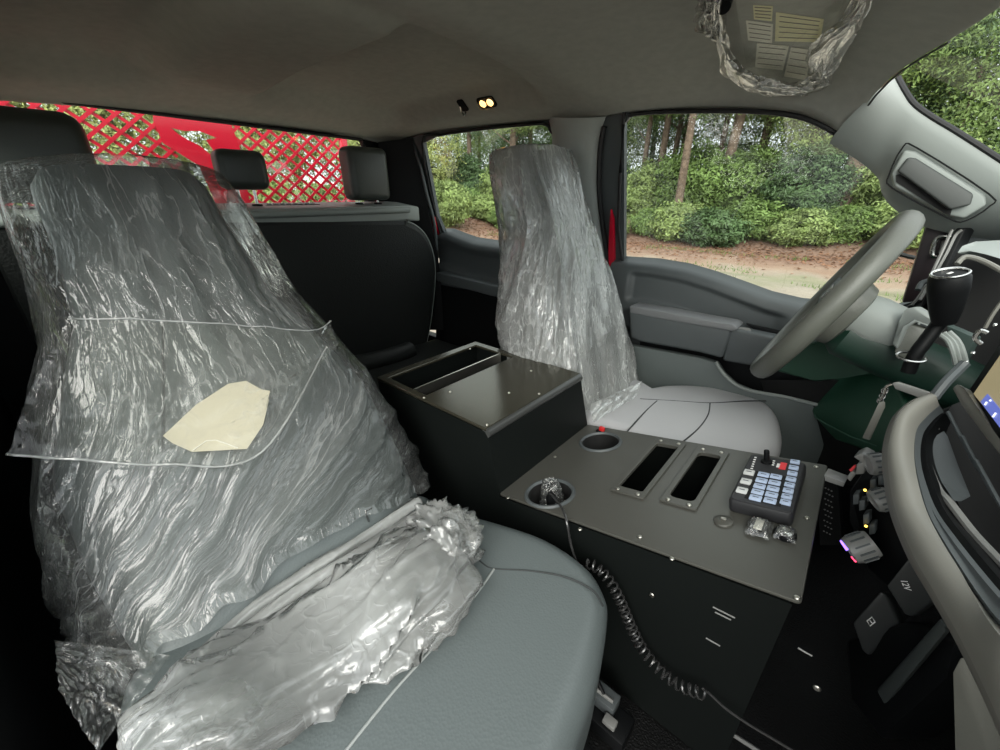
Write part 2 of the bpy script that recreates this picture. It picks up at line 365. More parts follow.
# black door-jamb seal with grey lip, and the red door edge between pillar and window
jam = [on(606, 126, .012), on(602, 150, .012), on(601, 190, .012), on(605, 230, .012), on(610, 262, .012), on(615, 300, .012)]
struct(link('trim_5', MB().tube(crom(jam, 4), .010, 8).mesh('trim_5', M_rub)), 'black rubber door jamb seal next to the pillar cover')
red = [on(613.5, 208, .010), on(616, 218, .010), on(617, 258, .010), on(612, 266, .010), on(611, 250, .010)]
struct(link('trim_6', MB().prism(red, MT.to_3x3() @ Vector((0, 0, .014))).mesh('trim_6', M_red)), 'red painted door edge showing beside the window')
red2 = [on(433, 214, .008), on(437, 216, .008), on(441, 236, .008), on(437, 238, .008)]
struct(link('trim_7', MB().prism(red2, MT.to_3x3() @ Vector((0, 0, .010))).mesh('trim_7', M_red)), 'red painted door edge showing beside the rear window')
# ---- rear wall with window
zt0, zt1 = P(0, 95, x=-2.0), P(360, 140, x=-2.0)
MR = frame((-2.0, 0, 0), Y3, Z3)
hole = [(-.84, zt0.z + .004), (zt1.y, zt1.z), (zt1.y + .012, zt1.z - .03), (zt1.y - .02, .93), (-.84, .93)]
o = plate('wall_rear', [[(-1.2, .05), (.78, .05), (.78, 1.22), (.7, 1.36), (-1.2, 1.36)], hole], MR, .03, M_black); struct(o, 'black rear wall of the cab around the back window')
o = plate('window_3', [hole], MR @ Matrix.Translation((0, 0, -.005)), .004, M_glass); struct(o, 'clear back window in front of the red rack')
struct(link('trim_8', MB().tube([MR @ Vector((a, b, .018)) for a, b in hole], .007, 6, True).mesh('trim_8', M_rub)), 'black seal around the back window')
# rear corner trim (dark)
cp = [P(378, 142, x=-1.93), P(412, 138, y=.675), P(437, 250, y=.725), P(445, 330, y=.74), P(400, 330, x=-1.93), P(384, 210, x=-1.93)]
struct(link('trim_9', MB().prism(cp, (-.03, .03, 0)).mesh('trim_9', M_black)), 'black rear corner pillar trim')
# ---- passenger side: rear door and pillar, front door stands open
MQ = frame((0, -.95, .83), X3, (0, .25, 1))
hole2 = [(-1.86, .02), (-1.05, .02), (-1.02, .40), (-1.75, .40)]
o = plate('wall_right', [[(-2.06, -.78), (-.86, -.78), (-.86, .5), (-2.06, .5)], hole2], MQ, .03, M_black); struct(o, 'black rear passenger side wall of the cab')
o = plate('window_4', [hole2], MQ, .004, M_glass); struct(o, 'clear glass of the rear passenger side window')

struct(link('baseboard_right', MB().box((-.75, -.965, .06), (2.6, .07, .14)).mesh('baseboard_right', M_black, .02)), 'black door sill along the passenger side')
struct(link('trim_11', MB().prism([Vector(q) for q in ((-2.02, -.955, .06), (-.45, -.955, .06), (-.52, -.955, .42), (-.66, -.955, 1.0), (-2.02, -.955, 1.0))], (0, -.03, 0)).mesh('trim_11', M_black, .012)), 'black lower passenger side pillar and rear door trim')

# ================================================================== DOORS
d1 = thing('door_1', 'grey driver door panel with armrest and map pocket', 'door', (-.25, .80, .1)); d1['kind'] = 'structure'; del d1['category']
TOP = [(-.80, P(617, 257, y=.77).z)] + [(P(u, v, y=.77).x, P(u, v, y=.77).z) for u, v in ((625, 258), (655, 260), (685, 265), (712, 273), (740, 283), (770, 294), (800, 301), (850, 306))] + [(.4, .735)]
def top(x): return interp(TOP, x)
def dpanel(a, b):
    x = -.745 + 1.1 * a; zt = top(x); s = b * (zt - .10)
    z = zt - s; y = .76
    y += .045 * math.exp(-(s / .016) ** 2) + .02 * math.exp(-(s / .05) ** 2)
    m = sstep(.05, .065, s) * sstep(.165, .15, s) * sstep(-.665, -.64, x) * sstep(-.10, -.16, x)
    y += .016 * m
    y += .03 * sstep(.26, .30, s)
    return Vector((x, y, z))
part('panel', MB().grid(dpanel, 120, 90), M_dtrim, d1, ang=70)
ya = .675
def poly(pts, y): return [P(u, v, y=y) for u, v in pts]
arm = poly([(628, 309), (660, 315), (700, 322), (728, 326), (733, 331), (722, 359), (700, 353), (640, 342), (630, 338)], ya)
part('armrest', MB().prism(arm, (0, .10, 0)), M_dtrim, d1, bevel=.012, seg=3)
pad = poly([(629, 306), (665, 312), (705, 320), (733, 325), (738, 329), (733, 332), (700, 326), (660, 319), (630, 313)], ya - .004)
part('armrest_pad', MB().prism(pad, (0, .09, 0)), mat('armrest_pad_vinyl', (.17, .175, .18), .5), d1, bevel=.005, seg=3)
pod = poly([(730, 328), (742, 331), (775, 338), (790, 346), (785, 372), (722, 361)], ya + .004)
part('switch_pod', MB().prism(pod, (0, .09, 0)), M_dtrim, d1, bevel=.01, seg=3)
sw = poly([(735, 328), (748, 329), (752, 333), (738, 333)], ya + .02)
part('window_switch', MB().prism(sw, (0, .02, 0)), M_knob, d1, bevel=.002)
gr = poly([(745, 324), (780, 332), (800, 344), (770, 340)], .73)
part('grab_recess', MB().prism(gr, (0, .02, 0)), M_black, d1, bevel=.003)
low = poly([(600, 340), (640, 347), (700, 358), (717, 363), (724, 374), (736, 385), (752, 392), (815, 405), (830, 470), (600, 470)], .695)
part('map_pocket', MB().prism(low, (0, .03, 0)), mat('door_lower_plastic', (.10, .118, .115), .55, bump=.15, bscale=450, bdist=.001), d1, bevel=.006)
lip = [P(u, v, y=.69) for u, v in ((716, 362), (723, 373), (735, 384), (752, 391), (785, 397), (818, 405))]
part('pocket_lip', MB().tube(crom(lip, 5), .006, 8), M_trim, d1)
back = poly([(640, 340), (830, 372), (835, 420), (640, 400)], .752)
part('pocket_cavity', MB().prism(back, (0, .01, 0)), M_black, d1)
# dark front corner panel of the door with door pull
sail = poly([(926, 227), (954, 226), (962, 240), (935, 300), (902, 303)], .765)
part('corner_panel', MB().prism(sail, (0, .03, 0)), mat('aubergine_black_plastic', (.022, .013, .016), .5), d1, bevel=.004)
lp = [P(u, v, y=.755) for u, v in ((951, 237), (940, 237), (935, 242), (932, 254), (936, 257))]
part('door_release_handle', MB().tube(crom(lp, 5), .005, 8), M_steel, d1)
part('door_release_cup', MB().prism(poly([(950, 240), (942, 241), (938, 253), (944, 256), (950, 246)], .757), (0, .01, 0)), M_knob, d1, bevel=.002)
part('mirror_arm', MB().tube([P(890, 252, y=.95), P(915, 258, y=.95)], .006, 8), M_rub, d1)

d2 = thing('door_2', 'dark grey rear door panel with ledge armrest', 'door', (-1.4, .80, .1)); d2['kind'] = 'structure'; del d2['category']
TOP2 = [(P(u, v, y=.77).x, P(u, v, y=.77).z) for u, v in ((436, 229), (446, 229), (456, 233), (470, 238), (490, 241), (520, 243), (556, 246))]
def rpanel(a, b):
    x = TOP2[0][0] + (TOP2[-1][0] - TOP2[0][0]) * a; zt = interp(TOP2, x); s = b * (zt - .1)
    y = .76 + .05 * math.exp(-(s / .018) ** 2) + .02 * math.exp(-(s / .05) ** 2) + .02 * sstep(.06, .08, s) * sstep(.2, .18, s)
    return Vector((x, y, zt - s))
part('panel', MB().grid(rpanel, 60, 60), M_dtrim, d2, ang=70)
part('armrest', MB().prism(poly([(436, 272), (490, 285), (520, 290), (520, 300), (490, 296), (436, 281)], .70), (0, .07, 0)), M_dtrim, d2, bevel=.008)
part('pocket_cavity', MB().prism(poly([(436, 284), (540, 304), (540, 400), (436, 400)], .735), (0, .01, 0)), M_black, d2)

# ================================================================== A pillar and windshield
Wc = [(895, 79, .676), (902, 92, .668), (912, 106, .662), (930, 119, .66), (955, 134, .66), (1000, 163, .66), (1060, 203, .66)]
Dc = [(831, 141, None), (862, 160, None), (880, 178, .735), (884, 193, .74), (897, 209, .745), (930, 227, .75), (1000, 240, .75)]
Wp = crom([P(u, v, y=y) for u, v, y in Wc], 6); Dp = crom([(on(u, v, .012) if y is None else P(u, v, y=y)) for u, v, y in Dc], 6)
ap = thing('trim_10', 'grey green front pillar cover with grab handle beside the windshield', 'trim', Dp[0]); ap['kind'] = 'structure'; del ap['category']
def apil(a, b):
    i = a * (len(Wp) - 1); k = min(int(i), len(Wp) - 2); t = i - k
    w = Wp[k].lerp(Wp[k + 1], t); d = Dp[k].lerp(Dp[k + 1], t); p = d.lerp(w, b)
    return p + Vector((-.25, -.9, .1)).normalized() * .028 * math.sin(math.pi * b) ** .7
part('cover', MB().grid(apil, 40, 16), M_trim, ap, ang=80, thick=.004)
part('windshield_edge', MB().tube([p + Vector((.004, -.002, .002)) for p in Wp], .006, 8), M_rub, ap)
hb = [(891, 174), (904, 150), (916, 151), (986, 195), (987, 205), (964, 219), (949, 216), (894, 187)]
def hy(u, v): return .672 + .0002 * (v - 180)
hbp = [P(u, v, y=.655) for u, v in hb]
part('handle_base', MB().prism([p for p in hbp], (0, .05, 0)), M_trim, ap, bevel=.006, seg=3)
part('base_groove', MB().tube(crom([P(u, v, y=.6525) for u, v in ((889, 175), (903, 147), (917, 148), (989, 194), (990, 206), (965, 221), (948, 218), (892, 188))], 3, True), .0016, 6, True), M_black, ap)
part('grab_handle', MB().prism([P(u, v, y=y) for u, v, y in ((897, 171, .643), (908, 157, .648), (916, 158, .648), (974, 194, .645), (971, 205, .639), (950, 210, .636))], (0, .03, 0)), mat('charcoal_grip', (.05, .055, .052), .6), ap, bevel=.005, seg=3)
part('handle_slot', MB().prism([P(u, v, y=.6535) for u, v in ((896, 175), (900, 174), (952, 209), (950, 216), (945, 214), (896, 182))], (0, .006, 0)), M_hole, ap)
# windshield glass, bowed
def wsf(a, b):
    y = -.80 + 1.46 * a; bow = 1 - ((y + .06) / .72) ** 2
    return Vector((-.02 + .09 * bow, y, 1.31)).lerp(Vector((.62 + .1 * bow, y * 1.05, .93)), b)
ws = struct(link('window_5', MB().grid(wsf, 24, 10).mesh('window_5', M_glass, ang=80)), 'clear sloping windshield')
mb = MB().box((-.75, .80, .13), (2.6, .06, .22)); struct(link('baseboard_left', mb.mesh('baseboard_left', M_black, .01)), 'black door sill along the driver side')

# ================================================================== SEATS
def superell(c, ey, en, w, d, n, e=3.0):
    out = []
    for k in range(n):
        a = 2 * math.pi * k / n; ca, sa = math.cos(a), math.sin(a)
        out.append(c + ey * w * math.copysign(abs(ca) ** (2 / e), ca) + en * d * math.copysign(abs(sa) ** (2 / e), sa))
    return out
class Back:
    """reclined backrest: front surface passes x0,z0 and leans back by k"""
    def __init__(s, x0, yc, z0, k, W, D):
        s.B = Vector((-k, 0, 1)).normalized(); s.N = Vector((1, 0, k)).normalized(); s.o = Vector((x0, yc, z0)); s.W = W; s.D = D; s.k = k; s.flat = None
    def ring(s, t, off=0, n=48, e=3.2, woff=None):
        w, d = interp(s.W, t) + (off if woff is None else woff), interp(s.D, t) + off
        r = superell(s.o + s.B * t - s.N * interp(s.D, t), Y3, s.N, w, d, n, e)
        if s.flat:                                     # level top on a reclined back
            f = sstep(s.flat[0], s.flat[1], t)
            for q in r: q.z -= (q - s.o).dot(s.N) * s.N.z * f * .8
        return r
    def px(s, u, v, off=0): return PL(u, v, s.o + s.N * off, s.N)
def cushion(name, outline, z0, z1, r, m, parent, dome=.012, n=6, sag=None):
    c = Vector((sum(p[0] for p in outline) / len(outline), sum(p[1] for p in outline) / len(outline), 0))
    def ins(d, z):
        out = []
        for p in outline:
            q = Vector((p[0], p[1], 0)); v = q - c; L = v.length; q2 = c + v * max(0, (L - d) / L); out.append(Vector((q2.x, q2.y, z)))
        return out
    rings = [ins(.03, z0), ins(.005, z0 + .02), ins(0, (z0 + z1 - r) / 2), ins(0, z1 - r)]
    for k in range(1, n + 1): a = math.pi / 2 * k / n; rings.append(ins(r * (1 - math.cos(a)), z1 - r + r * math.sin(a)))
    last = rings[-1]
    for f in (.85, .65, .45, .25, .08):
        rr = []
        for p in last:
            q = c.lerp(Vector((p.x, p.y, 0)), f); rr.append(Vector((q.x, q.y, z1 + dome * (1 - f * f) - (sag(q.x, q.y) if sag else 0))))
        rings.append(rr)
    return part(name, MB().loft(rings), m, parent, ang=60)
def seat_base(parent, x0, x1, y0, y1, z1):
    part('base', MB().box(((x0 + x1) / 2, (y0 + y1) / 2, (z1 + .16) / 2), (x1 - x0, y1 - y0, z1 - .16)), M_black, parent, .02)
    for y in (y0 + .05, y1 - .05):
        part('seat_rail', MB().box(((x0 + x1) / 2, y, .105), (x1 - x0 + .1, .04, .115)), M_black, parent, .005)

# ---- passenger seat
ps = thing('passenger_seat', 'grey vinyl passenger seat wrapped in clear plastic film, nearest the camera', 'seat', (-.4, -.59, .05))
PB_ = Back(-.60, -.59, .45, .80,
           [(-.12, .24), (0, .255), (.15, .265), (.30, .26), (.42, .215), (.55, .158), (.70, .140), (.80, .137), (.825, .132), (.836, .118)],
           [(-.12, .06), (0, .075), (.3, .075), (.5, .06), (.62, .045), (.75, .05), (.82, .048), (.836, .035)])
rg = [PB_.ring(-.12 + .956 * i / 40) for i in range(41)]
part('backrest', MB().loft(rg), M_vinyl, ps, ang=60)
for pts in ([(372, 508), (366, 512), (369, 522)], [(163, 322), (163, 452)]):
    part('seam', MB().tube(crom([PB_.px(u, v, .001) for u, v in pts], 4), .0018, 6), M_seamd, ps)
out = [P(u, v, z=.41) for u, v in ((440, 508), (462, 514), (500, 524), (548, 541), (588, 568), (606, 596), (608, 620), (598, 680), (578, 740))]
out = [(p.x, p.y) for p in out] + [(-.085, -.60), (-.085, -.72), (-.11, -.82), (-.17, -.875), (-.30, -.885), (-.5, -.885), (-.62, -.87), (-.66, -.80), (-.67, -.6), (-.66, -.40), (-.62, -.335)]
outc = [(p.x, p.y) for p in crom([(a, b, 0) for a, b in out], 4, True)]
cushion('seat_cushion', outc, .20, .435, .045, M_vinyl, ps, dome=.004)
for pts in ([(494, 569), (478, 592), (440, 640), (395, 690), (345, 752)],):
    part('piping', MB().tube(crom([P(u, v, z=.4385) for u, v in pts], 6), .0022, 6), M_seam, ps)
part('seam', MB().tube(crom([P(u, v, z=.4365) for u, v in ((470, 551), (482, 563), (494, 569), (530, 571), (565, 577), (592, 590), (603, 606))], 6), .0018, 6), M_seamd, ps)
part('seam', MB().tube(crom([P(u, v, z=.4385) for u, v in ((255, 730), (262, 742), (270, 760))], 4), .0016, 6), M_seamd, ps)
part('side_trim', MB().prism([Vector(q) for q in ((-.70, -.90, .12), (-.12, -.90, .12), (-.10, -.90, .30), (-.55, -.90, .36), (-.72, -.90, .30))], (0, .03, 0)), M_black, ps, .01)
seat_base(ps, -.62, -.16, -.83, -.35, .24)

# clear film cover over the passenger backrest
pc = thing('seat_cover', 'clear wrinkled plastic film cover over the passenger backrest', 'plastic cover', PB_.o)
WC = Back(-.60, -.585, .45, .80,
          [(-.02, .285), (.05, .300), (.13, .298), (.26, .285), (.34, .262), (.43, .232), (.53, .196), (.66, .182), (.80, .172), (.836, .168), (.846, .15), (.850, .03)],
          [(-.02, .11), (.3, .105), (.5, .085), (.7, .075), (.82, .068), (.846, .05), (.850, .01)])
def film_loft(bk, s0, s1, ns, n, amp, fs, fl, off=.012, hem=None, seed=0, shear=lambda s, l: 0.0, e=2.8, fan=None):
    rows_ = []; fold_ = []
    for i in range(ns + 1):
        a = i / ns; row = []; s = s0 + (s1 - s0) * a
        base = bk.ring(s, off, n, e); ctr = bk.o + bk.B * s - bk.N * interp(bk.D, s); env = .35 + .65 * sstep(0, .10, 1 - a)
        for k, p in enumerate(base):
            q = p + bk.B * ((hem(k / n) if hem else 0) * (1 - a) ** 3)
            lat = (q - bk.o).y; dep = (q - bk.o).dot(bk.N); u_ = (lat if fan is None else lat * fan / interp(bk.W, s)) - shear(s, lat) + dep * .4
            r = ridge(u_ * fl + seed, s * fs, dep * 3 + seed); r2 = ridge(u_ * fl * 2.4 + 9 + seed, s * fs * 2.2, dep * 5); r4 = ridge(u_ * fl * 4.6 + 3 + seed, s * fs * 4, 2.0)
            r3 = nz(lat * 5, s * 5 + seed, dep * 4); pat = sstep(-.25, .35, nz(lat * 7, s * 6, seed + 4))
            cdir = q - ctr; cdir -= bk.B * cdir.dot(bk.B); cdir.normalize()
            dsp = amp * (max(r, 0) ** 3 * 1.0 + max(r2, 0) ** 3 * .55 * pat + max(r4, 0) ** 2 * .22 * pat + r3 * .5) * env
            row.append(q + cdir * max(dsp, -off * .6)); fold_.append((u_, s, dep * 2))
        rows_.append(row)
    return rows_, fold_
def film_part(name, bk, m, parent, *a, **k):
    r, f = film_loft(bk, *a, **k); o = part(name, MB().loft(r, caps=False), m, parent, ang=180); set_fold(o.data, f); return o
hemf = lambda t: .035 * nz(t * 9, 3, 0) + .02 * nz(t * 40, 1, 5) + .04 * math.exp(-((t - .25) / .12) ** 2)
def shp(s, l): t = min(max(s, 0), .40); return 1.25 * (t - t * t / .8)
film_part('film', WC, M_film_p, pc, -.02, .850, 210, 380, .012, 1.7, 12, hem=hemf, shear=shp, fan=.20)
# extra folded layer across the middle (pocket of film) and its welded edges
fold = [[(70, 319), (160, 321), (255, 327), (312, 331), (330, 322)], [(30, 390), (150, 398), (250, 398), (292, 390), (338, 345)], [(8, 455), (80, 460), (165, 465), (262, 452), (326, 348)]]
fr_ = [crom([PB_.px(u, v, .034 + .004 * nz(u * .03, v * .03, 0)) for u, v in r], 10) for r in fold]
def foldf(a, b):
    i = b * (len(fr_[0]) - 1); k = min(int(i), len(fr_[0]) - 2); t = i - k
    q = [r[k].lerp(r[k + 1], t) for r in fr_]
    p = q[0].lerp(q[1], a * 2) if a < .5 else q[1].lerp(q[2], a * 2 - 1)
    return p + PB_.N * .004 * (nz(a * 5, b * 9, 2) + max(0, ridge(a * 6 + b * 7, b * 5, 1)) ** 3)
part('folded_layer', MB().grid(foldf, 30, 60), M_film_o, pc, ang=180)
part('welded_edge', MB().tube([foldf(1, k / 40) + PB_.N * .002 for k in range(41)], .0018, 6), M_film_b, pc)
part('welded_edge', MB().tube([foldf(0, k / 40) + PB_.N * .002 for k in range(41)], .0014, 6), M_film_b, pc)
# loose flap of film at the outer lower side
def flapf(a, b):
    q = [P(55, 640, x=-.62), P(170, 655, x=-.57), P(98, 752, x=-.52), P(60, 690, x=-.57)]
    p = q[0].lerp(q[1], b).lerp(q[3].lerp(q[2], b), a)
    return p + Vector((.006, 0, .006)) * (max(0, ridge(a * 4, b * 5, 0)) ** 2 + nz(a * 9, b * 9, 1))
part('loose_flap', MB().grid(flapf, 30, 30), M_film_o, pc, ang=180)
# paper tucked behind the film
pp = [PB_.px(u, v, .027) for u, v in ((163, 436), (172, 443), (192, 452), (247, 449), (263, 425), (269, 400), (262, 390), (246, 381), (228, 384), (196, 405))]
pa = link('paper_sheet', MB().prism(pp, PB_.N * .0012).mesh('paper_sheet', M_paper)); tag(pa, 'cream folded paper sheet tucked under the film on the passenger seat', 'paper')
fl_ = [PB_.px(u, v, .0295) for u, v in ((258, 389), (270, 391), (266, 408), (259, 400))]
link('paper_corner', MB().prism(fl_, PB_.N * .001).mesh('paper_corner', M_paper), pa)
link('paper_crease', MB().tube([PB_.px(u, v, .0288) for u, v in ((192, 451), (206, 441), (216, 440), (238, 448))], .0009, 5).mesh('paper_crease', M_lab_w), pa)

# bunched film lying on the passenger cushion
bn = thing('bunched_film', 'crumpled milky plastic film bunched along the passenger seat cushion', 'plastic film', (-.5, -.6, .44))
path = crom([P(u, v, z=.468) for u, v in ((455, 552), (425, 575), (380, 605), (320, 640), (250, 685), (185, 728), (130, 765))], 10)
def bunch(path, wid, hgt, n, seed, amp, fr1):
    rings = []; m = len(path)
    for i, p in enumerate(path):
        t = i / (m - 1); a = path[max(0, i - 1)]; b = path[min(m - 1, i + 1)]; d = (b - a).normalized(); s = d.cross(Z3).normalized(); r = []
        for k in range(n):
            an = 2 * math.pi * k / n
            w = wid(t); h = hgt(t)
            fr = ridge(math.cos(an) * fr1 + seed, math.sin(an) * fr1, t * 2.6 + math.cos(an)); f2 = ridge(math.cos(an) * fr1 * 2 + t * 2, math.sin(an) * fr1 * 2 + seed, t * 5)
            g = 1 + amp * (max(fr, 0) ** 3 - .3 + .35 * max(f2, 0) ** 3) + .30 * nz(math.cos(an) * 1.4, math.sin(an) * 1.4 + seed, t * 5)
            r.append(Vector((p.x, p.y, .442 + h)) + s * math.cos(an) * w * g + Z3 * math.sin(an) * h * (g if math.sin(an) > 0 else .9))
        rings.append(r)
    return rings
pth2 = []
for i in range(110):
    f = i / 109 * (len(path) - 1); k = min(int(f), len(path) - 2); pth2.append(path[k].lerp(path[k + 1], f - k))
part('bundle', MB().loft(bunch(pth2, lambda t: .045 + .05 * math.sin(math.pi * min(1, t * 1.15)) ** .7, lambda t: .026 + .012 * math.sin(t * 9), 96, 3, .38, 1.9)), M_film_b, bn, ang=180)
pk = crom([P(u, v, z=.475) for u, v in ((425, 515), (438, 530), (452, 548), (458, 565))], 14)
part('gathered_tip', MB().loft(bunch(pk, lambda t: .030 + .020 * math.sin(math.pi * t), lambda t: .030 + .008 * math.sin(math.pi * t), 80, 11, .5, 2.4)), M_film_b, bn, ang=180)
for q in range(3):
    pk = crom([P(u + q * 6, v + q * 9, z=.455) for u, v in ((420, 500), (370, 532), (310, 570), (250, 612), (200, 655))], 12)
    part('pleat', MB().loft(bunch(pk, lambda t: .010, lambda t: .010, 16, 20 + q, .4, 1.5)), M_film_b, bn, ang=180)
# ---- driver seat
ds = thing('driver_seat', 'light grey vinyl driver seat with the backrest wrapped in milky plastic', 'seat', (-.3, .42, .05))
DB = Back(-.515, .45, .42, .42,
          [(-.1, .20), (0, .215), (.2, .215), (.34, .20), (.46, .165), (.56, .13), (.75, .12), (.80, .11), (.825, .085)],
          [(-.1, .07), (0, .085), (.3, .085), (.5, .08), (.62, .075), (.78, .08), (.815, .07), (.825, .05)])
DB.flat = (.5, .82)
part('backrest', MB().loft([DB.ring(-.1 + .925 * i / 40) for i in range(41)]), mat('driver_backrest_vinyl', (.20, .205, .20), .5, bump=.25, bscale=260, voro=True, bdist=.0012), ds, ang=60)
o1 = [P(u, v, z=.41) for u, v in ((640, 388), (665, 385), (700, 386), (745, 394), (772, 406), (783, 424), (782, 448))]
o1 = [(p.x, p.y) for p in o1] + [(-.055, .34), (-.075, .26), (-.12, .225), (-.30, .217), (-.50, .217), (-.58, .24), (-.60, .40), (-.58, .56), (-.52, .60)]
cushion('seat_cushion', [(p.x, p.y) for p in crom([(a, b, 0) for a, b in o1], 4, True)], .20, .425, .05, M_vinyld, ds, dome=.004)
for pts in ([(657, 401), (645, 412), (624, 435)], [(710, 403), (708, 415), (698, 429), (680, 444)], [(640, 399), (675, 401), (710, 403), (745, 401), (770, 401)]):
    part('seam', MB().tube(crom([P(u, v, z=.4275) for u, v in pts], 6), .0022, 6), M_seamd, ds)
seat_base(ds, -.52, -.12, .25, .58, .24)
dc = thing('seat_cover', 'milky wrinkled plastic film cover over the driver backrest', 'plastic cover', DB.o)
DCV = Back(-.515, .45, .42, .42,
           [(-.03, .226), (.05, .230), (.16, .230), (.26, .238), (.34, .236), (.46, .20), (.58, .165), (.75, .152), (.82, .146), (.835, .138), (.840, .02)],
           [(-.03, .12), (.1, .135), (.3, .138), (.5, .115), (.62, .098), (.78, .088), (.82, .085), (.835, .078), (.840, .02)])
hemd = lambda t: .03 * nz(t * 8, 7, 0) + .015 * nz(t * 40, 1, 9)
DCV.flat = (.5, .83)
film_part('film', DCV, M_film_d, dc, -.03, .840, 180, 300, .012, 2.4, 14, hem=hemd, seed=31, shear=lambda s, l: -.28 * max(0, .62 - s), e=3.6, fan=.18)
def tailf(a, b):
    q = [P(592, 424, z=.445), P(636, 397, z=.445), P(641, 382, z=.47), P(590, 405, z=.49)]
    p = q[0].lerp(q[1], b).lerp(q[3].lerp(q[2], b), a)
    return p + Vector((.5, 0, .8)) * .009 * (max(0, ridge(a * 2, b * 4, 4)) ** 2 + .3 * nz(a * 4, b * 6, 2))
part('loose_hem', MB().grid(tailf, 24, 40), M_film_h, dc, ang=180)
bk_ = thing('seat_belt_buckle', 'red seat belt buckle button beside the driver cushion', 'buckle', P(601, 427, z=.43))
q = P(602, 429, z=.43)
part('release_button', MB().box(q, (.016, .012, .014)), mat('red_plastic_button', (.55, .02, .02), .4), bk_, .003)
part('stem', MB().box(q - Vector((.004, 0, .05)), (.022, .018, .09)), M_black, bk_, .003)

# ---- rear bench
rb = thing('rear_bench', 'black vinyl rear bench seat with grey top ledge', 'seat', (-1.75, -.06, .05))
XF = -1.70
ol = [P(u, v, x=XF) for u, v in ((390, 219), (410, 222), (424, 231), (433, 247), (437, 272), (434, 310), (428, 345), (420, 358))]
olb = [(p.y, p.z) for p in ol] + [(.45, .20), (-.76, .20), (-.81, .28), (-.82, .9), (-.76, .985)]
MBk = frame((XF - .075, 0, 0), Y3, Z3)
plate('backrest', [[(p.x, p.y) for p in crom([(a, b, 0) for a, b in olb], 3, True)]], MBk, .15, M_bench, rb, bevel=.025)
part('piping', MB().tube(crom([p + Vector((-.02, .004, 0)) for p in ol], 6), .004, 6), M_trim, rb)
top_ = [P(u, v, x=-1.70) for u, v in ((150, 226), (240, 221), (390, 220), (418, 227))]
sh = [Vector((-1.705, -.82, .985)), Vector((-1.705, .52, .985)), Vector((-1.72, .60, .975)), Vector((-1.93, .60, 1.0)), Vector((-1.93, -.82, 1.0))]
part('ledge', MB().prism([q - Vector((0, 0, .045)) for q in sh], (0, 0, .067)), M_trim, rb, .008)
part('front_roll', MB().tube([Vector((-1.70, -.81, .985)), Vector((-1.70, .52, .985))], .013, 10), M_trim, rb)
lt = P(292, 205, x=-1.85)
pl_ = part('latch_plate', MB().box((-1.85, lt.y, 1.011), (.05, .22, .008)), M_black, rb, .002)
for k in range(8):
    o = part('slot', MB().box((-1.85, lt.y - .09 + k * .0255, 1.0165), (.025, .012, .006)), M_trim, pl_, .001)
part('cushion', MB().box((-1.50, -.08, .24), (.42, 1.45, .14)), M_bench, rb, .04, 4)
fb = P(385, 358, z=.36)
part('cushion_roll', MB().tube(crom([P(u, v, z=.33) for u, v in ((350, 366), (375, 361), (400, 354), (410, 350))], 4), .045, 12), M_bench, rb)
part('bench_base', MB().box((-1.55, -.08, .11), (.4, 1.4, .12)), M_black, rb, .01)
def headrest(label, y0, y1, z0, z1, d, x, posts, rr=.03):
    t = thing('rear_headrest', label, 'headrest', (x, (y0 + y1) / 2, 1.0), 'rear bench headrests')
    part('pad', MB().box((x, (y0 + y1) / 2, (z0 + z1) / 2), (d, y1 - y0, z1 - z0)), M_hr, t, rr, 5)
    for y in posts:
        part('post', MB().tube([Vector((x, y, 1.0)), Vector((x, y, z0 + .02))], .006, 8), M_steel, t)
        part('post_sleeve', MB().lathe([(.001, 0), (.02, 0), (.018, .012), (.001, .014)], Matrix.Translation((x, y, 1.006)), 16), M_black, t)
XH = -1.82
a, b, c = P(342, 150, x=XH), P(381, 149, x=XH), P(381, 203, x=XH)
headrest('tall dark rear headrest nearest the driver side pillar', a.y, b.y, 1.028, b.z, .11, XH, (a.y + .05, b.y - .05))
a, b, c = P(211, 152, x=XH), P(269, 190, x=XH), P(240, 150, x=XH)
headrest('small squat middle rear headrest in front of the red panel', a.y, b.y, b.z, c.z, .09, XH, (a.y + .055, b.y - .055))
a, b = P(95, 160, x=XH), P(60, 112, x=XH)
headrest('black rear headrest partly hidden behind the passenger seat', -.80, a.y, 1.03, b.z, .11, XH, (-.72, a.y - .06), .045)

# ================================================================== CONSOLE
cn = thing('center_console', 'black steel center console with raised rear box and sloping equipment panel', 'console', (-.4, 0, .05))
YN, YF = -.207, .203
PA, PBk = Vector((-.485, YN, .404)), Vector((.068, YN, .525))
MP = frame(PA, PBk - PA, Y3)                       # panel frame: x forward up the slope, y across, z out
pN = MP.to_3x3() @ Z3
if pN.z < 0: raise RuntimeError('panel frame')
MPi = MP.inverted()
def pan(u, v, h=0): q = MPi @ PL(u, v, PA + pN * h, pN); return (q.x, q.y)
def panw(a, b, h=0): return MP @ Vector((a, b, h))
LP_ = (PBk - PA).length; WP = YF - YN
prof = [(-.955, .055), (-.955, .560), (-.535, .560), (-.523, .545), (-.488, .398), (.062, .519), (.062, .055)]
for y, nm in ((YN, 'side_panel'), (YF - .003, 'side_panel')):
    part(nm, MB().prism([Vector((a, y, b)) for a, b in prof], (0, .003, 0)), M_cons, cn)
part('rear_panel', MB().box((-.954, 0, .31), (.003, .40, .50)), M_cons, cn)
part('front_panel', MB().box((.061, 0, .285), (.003, .40, .46)), M_cons, cn)
part('box_front', MB().prism([Vector((-.525, YN + .002, .556)), Vector((-.525, YF - .002, .556)), Vector((-.486, YF - .002, .402)), Vector((-.486, YN + .002, .402))], (-.003, 0, -.001)), M_cons, cn)
